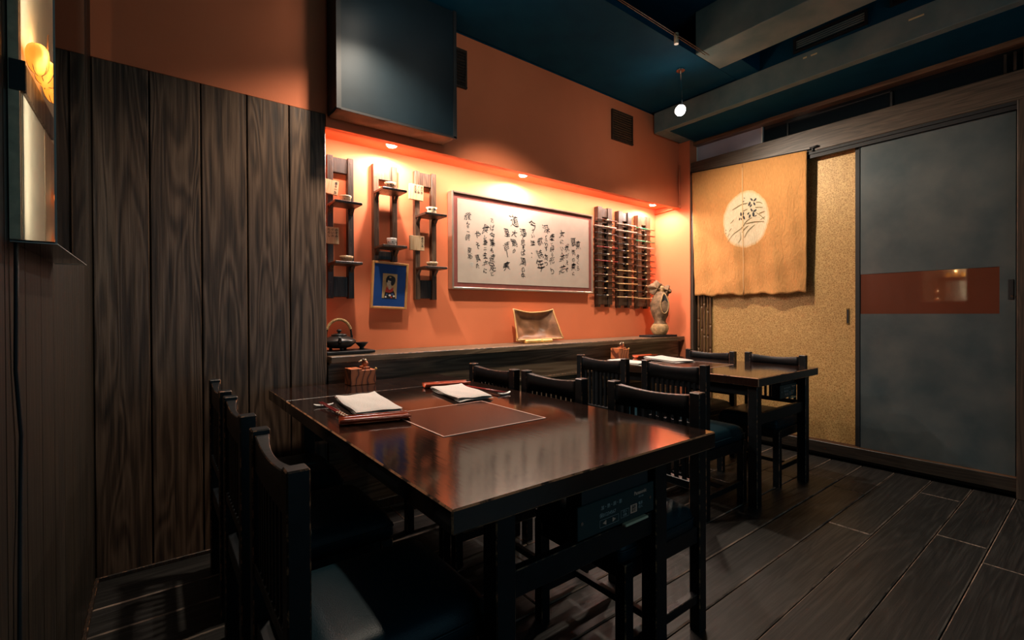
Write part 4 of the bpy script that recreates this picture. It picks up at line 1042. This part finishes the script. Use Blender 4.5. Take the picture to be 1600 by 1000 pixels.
# ------------------------------------------------------------------ noren, rod, bamboo
def nx(y, z):
    k = (2.33-z)/1.1
    return 3.900+.010*math.sin(y*17+1.2*z)*k+.006*math.sin(y*41-z*5)*k+.012*k+.003*math.sin(z*23+y*9)*k
def noren_():
    t = thing('noren_curtain', (3.87, 1.90, 2.30), 'ochre hemp door curtain with a pale moon and grasses hanging before the gold door', 'curtain')
    ya, yb = 1.434, 2.379
    def top(y): return 2.292+(y-ya)/(yb-ya)*.058
    def bot(y): return 1.222+.006*math.sin(y*22)+.005*math.sin(y*47+1)+.008*(y-ya)
    for nm, a, c in (('cloth_panel', 1.917, yb), ('cloth_panel', ya, 1.9172)):
        g = B()
        def s(u, v):
            y = a+(c-a)*u; z = bot(y)+(top(y)-bot(y))*v
            if a == ya: y += .012*(1-v)*(1-u)
            else: y -= .022*(1-v)*u
            return (nx(y, z), y, z)
        g.grid(s, 40, 60); solidify(g, .0015)
        me_t = put(nm, g, M['noren'], t, False)
        me_t.data.transform(Matrix.Translation(-t.location))
    b = B(); pts = [(nx(1.917, z)-.0035, 1.917, z) for z in [bot(1.9)+.01+i*(1.05)/24 for i in range(25)]]
    b.tube(pts, .0030, 5); put('seam', b, M['clothseam'], t, True)
    # printed grasses and flowers, laid on the cloth
    def stroke(P, pts, w0, w1, mi):
        L, R = [], []; n = 16
        for i in range(n+1):
            u = i/n; k = u*(len(pts)-1); j = min(int(k), len(pts)-2); e = k-j
            def q(j_): return pts[max(0, min(len(pts)-1, j_))]
            p = [0.5*((2*q(j)[c])+(-q(j-1)[c]+q(j+1)[c])*e+(2*q(j-1)[c]-5*q(j)[c]+4*q(j+1)[c]-q(j+2)[c])*e*e+(-q(j-1)[c]+3*q(j)[c]-3*q(j+1)[c]+q(j+2)[c])*e**3) for c in (0, 1)]
            L.append(p)
        prev = None
        for i, p in enumerate(L):
            d = (L[min(i+1, n)][0]-L[max(i-1, 0)][0], L[min(i+1, n)][1]-L[max(i-1, 0)][1]); m_ = math.hypot(*d) or 1
            w_ = 1.9*(w0+(w1-w0)*i/n)*math.sin(PI*min(1, (i+.6)/(n+1)))**.5
            a_ = (p[0]-d[1]/m_*w_, p[1]+d[0]/m_*w_); c_ = (p[0]+d[1]/m_*w_, p[1]-d[0]/m_*w_)
            va = P.bm.verts.new((nx(a_[0], a_[1])-.0042, *a_)); vc = P.bm.verts.new((nx(c_[0], c_[1])-.0042, *c_))
            if prev:
                f = P.bm.faces.new((prev[0], va, vc, prev[1])); f.material_index = mi
            prev = (va, vc)
    # design coordinates: u right, v down in a 909x1000 window over the moon
    def D(u, v): return (2.139-u*.5290/1000, 2.126-v*.580/1000)
    P = B(); S_ = lambda pts, w0, w1, mi=0: stroke(P, [D(*p) for p in pts], w0, w1, mi)
    S_([(255, 310), (390, 258), (500, 250)], .0015, .002); S_([(620, 258), (680, 268), (725, 300)], .0018, .001)
    S_([(415, 355), (500, 332)], .0012, .0014); S_([(610, 328), (725, 345)], .002, .001)
    S_([(665, 422), (760, 405)], .0022, .0015); S_([(620, 400), (690, 455), (752, 520)], .0012, .0014); S_([(680, 512), (760, 480)], .001, .001)
    S_([(170, 780), (270, 670), (400, 590), (480, 505), (560, 462)], .0012, .0024)
    S_([(465, 540), (600, 530), (745, 545)], .0026, .0012); S_([(405, 655), (450, 605), (510, 570)], .0022, .0018)
    S_([(440, 740), (500, 645), (605, 568)], .0016, .002); S_([(352, 800), (385, 735), (375, 640)], .0018, .001)
    S_([(230, 505), (285, 455)], .0016, .001); S_([(175, 695), (210, 650)], .001, .001); S_([(205, 620), (245, 575)], .001, .0015)
    for (u, v, a, l) in ((557, 207, .9, 24), (607, 220, -.7, 26), (525, 265, -1.2, 30), (598, 275, 1.2, 24), (547, 295, -.9, 22), (556, 355, 1.1, 24), (605, 372, -.5, 26), (583, 420, 1.5, 32), (528, 440, -1.3, 24), (510, 398, -.9, 20),
                         (395, 390, 1.6, 26), (432, 390, -1.5, 22), (372, 458, -1.2, 20), (440, 445, 1.2, 28), (400, 462, 1.5, 16), (450, 170, .3, 10), (436, 216, -.6, 12), (150, 590, .3, 10), (144, 638, -.4, 11), (615, 445, -.5, 14)):
        dx, dy = math.cos(a)*l, math.sin(a)*l
        S_([(u-dx, v-dy), (u, v), (u+dx, v+dy)], 0.0030*l/24, .0036*l/24, 1)
    put('printed_grass', P, [M['olive'], M['ink']], t, True)
    r = thing('curtain_rod', (3.906, 1.9, 2.31), 'thin black rod and hook carrying the ochre curtain', 'rod')
    put('rod', B().cyl((3.9055, 1.412, 2.296), (3.9055, 2.388, 2.355), .005), M['black'], r, True)
    put('hook', B().box(3.900, 3.9145, 1.392, 1.404, 2.278, 2.308, .002).cyl((3.904, 1.362, 2.308), (3.904, 1.415, 2.304), .008), M['black'], r, True)
    put('hook', B().box(3.900, 3.9145, 2.389, 2.395, 2.34, 2.37, .002), M['black'], r, True)
M['clothseam'] = plain('pale_hemp_seam', (.80, .52, .25), .85)
M['olive'] = plain('olive_print', (.17, .12, .04), .8)
noren_()

def bamboo(x, y, r, label, seed):
    rr = random.Random(seed); t = thing('bamboo_pole', (x, y, .112), label, 'bamboo', 'bamboo poles beside the gold door')
    z = 0; seg = rr.uniform(.12, .25); zs = []
    while z < 2.12: zs.append(z); z += seg; seg = rr.uniform(.20, .30)
    zs.append(2.118)
    for a, c in zip(zs, zs[1:]):
        put('culm', B().lathe([(r*1.0, a+.0005), (r*.94, a+.02), (r*.94, c-.02), (r*1.05, c-.0045)], n=10), M['bambooD'], t)
        if c < 2.1: put('node', B().lathe([(r*1.05, c-.004), (r*1.2, c-.001), (r*1.2, c+.0001)], n=10), M['node'] if rr.random() < .7 else M['bambooD'], t)
for k, (y, lb) in enumerate(((2.355, 'smoked bamboo pole right against the orange wall'), (2.328, 'second smoked bamboo pole from the orange wall'), (2.299, 'third smoked bamboo pole from the orange wall'), (2.270, 'fourth smoked bamboo pole from the orange wall'), (2.241, 'smoked bamboo pole closest to the gold door panel'))):
    bamboo(3.97+.006*(k % 2), y, .0115, lb, k+3)

# ------------------------------------------------------------------ lit display case on the left wall
def case():
    t = thing('display_case', (-.197, 1.38, 1.205), 'clear acrylic display case with glowing orange husk lanterns on the left wall', 'display case')
    xw, xo, y0, y1, z0, z1 = -.199, -.139, 1.160, 1.604, 1.205, 2.10
    e = .0028
    put('back_board', B().box(xw, -.1842, y0+.004, y1-.004, z0+.004, z1-.004), M['ceilwhite'], t, True, label='cream back board')
    put('end_batten', B().box(-.1840, -.1832, y0+.0045, y0+.008, z0+.004, z1-.005), M['tanw'], t, True)
    put('wood_strip', B().box(-.198, -.1845, y0+.0005, y0+.0038, z0+.004, z1-.005), M['tan_lt'], t, True, label='tan wooden strip on the near end')
    put('lower_panel', B().box(-.1841, -.1812, y0+.009, 1.360, z0+.005, 1.463), M['ceilwhite'], t, True, label='white lower panel')
    put('panel_edge', B().box(-.1841, -.1800, 1.3605, 1.480, z0+.005, 1.463), M['tanw'], t, True)
    put('dark_panel', B().box(-.1841, -.182, 1.4805, y1-.005, z0+.005, 1.463), M['ceilwhite'], t, True)
    b = put('ledge_bar', B().box(-.1841, -.1765, y0+.005, 1.44, 1.4645, 1.515, .001), M['rack_b'], t, True)
    put('end_cap', B().box(-.1965, -.1765, y0-.0035, y0+.0003, 1.466, 1.518), M['black'], t, True, label='black end cap')
    put('acrylic_side', B().box(xo-e, xo, y0, y1, z0, z1), M['acrylic'], t, True)
    put('acrylic_end', B().box(xw+.001, xo-e-.0003, y0, y0+e*.1+.0002, z0, z1), M['acrylic'], t, True)
    put('acrylic_end', B().box(xw+.001, xo-e-.0003, y1-e, y1, z0, z1), M['acrylic'], t, True)
    put('acrylic_floor', B().box(xw+.001, xo-e-.0003, y0+.001, y1-e-.0003, z0, z0+e), M['acrylic'], t, True)
    ed = B()
    for q in ((xo-e, xo, y0-.0012, y0-.0002, z0, z1), (xo-e, xo, y1+.0002, y1+.0012, z0, z1)): ed.box(*q)
    put('polished_edge', ed, M['edge_acr'], t, True)
    ed = B(); ed.tube([(xw+.001, y0, z0-.001), (xo, y0, z0-.001), (xo, y1, z0-.001), (xw+.001, y1, z0-.001)], .0009, 5)
    put('polished_edge', ed, M['white'], t, True)
    def husk(x, y, z, r, mat, tilt):
        g = B(); m = Matrix.Translation((x, y, z)) @ Matrix.Rotation(tilt, 4, 'X')
        def s(u, v):
            a = 2*PI*u; q = PI*v; k = 1+.10*abs(math.sin(2.5*a))
            rr_ = r*math.sin(q)**.8*k*(1-.25*math.cos(q)*-1*.6)
            return m @ Vector((rr_*math.cos(a)*.62, rr_*math.sin(a), r*1.15*math.cos(q)))
        g.grid(s, 30, 12); bmesh.ops.remove_doubles(g.bm, verts=g.bm.verts[:], dist=1e-6)
        h = put('husk_lantern', g, mat, t, True)
        vb = B()
        for k in range(5):
            a = 2*PI*(k+.5)/5
            vb.tube([m @ Vector((r*math.sin(PI*v)**.8*math.cos(a)*.64*1.04, r*math.sin(PI*v)**.8*math.sin(a)*1.04, r*1.16*math.cos(PI*v))) for v in [.08+.84*i/8 for i in range(9)]], .0006, 5)
        put('husk_vein', vb, M['veins'], h, True)
        return h
    husk(-.166, 1.195, 1.541, .0235, M['lantern'], .5)
    husk(-.164, 1.262, 1.540, .0235, M['lantern'], -.5)
    husk(-.163, 1.335, 1.540, .0235, M['lantern'], .5)
    put('dry_stem', B().tube([(-.166, 1.262, 1.560), (-.165, 1.285, 1.60), (-.166, 1.30, 1.635)], .0012, 5), M['veins'], t, True)
    husk(-.166, 1.447, 1.335, .017, M['lantern_dim'], .8); husk(-.166, 1.447, 1.238, .017, M['lantern_dim'], -.6)
    for z in (1.345, 1.248): put('seed_bulb', B().lathe([(.001, -.004), (.0035, 0), (.001, .004)], (-.151, 1.43, z), 10), M['seedbulb'], t, True)
    cb = put('case_cord', B().tube([(-.192, 1.17, 1.203), (-.193, 1.172, 1.1), (-.195, 1.176, .98), (-.193, 1.20, .86), (-.195, 1.20, .74), (-.193, 1.178, .62), (-.194, 1.17, .4), (-.193, 1.16, .012)], .0035, 6), M['black'], world=(-.193, 1.17, 0),
             label='black cord hanging down the left wall from the display case', cat='cord')
M['veins'] = plain('dark_orange_veins', (.28, .09, .02), .7)
case()
light('lantern_glow', 'POINT', (-.150, 1.262, 1.59), .22, (1, .55, .2), None, .004)
light('case_fill', 'AREA', (-.145, 1.172, 1.62), .6, (1, .88, .68), (-.182, 1.30, 1.62), .006, sy=.80)  # added light to brighten the cream board; the case has no strip lamp

# drop-in order check: nothing is left selected or hidden
for o in bpy.data.objects: o.select_set(False)
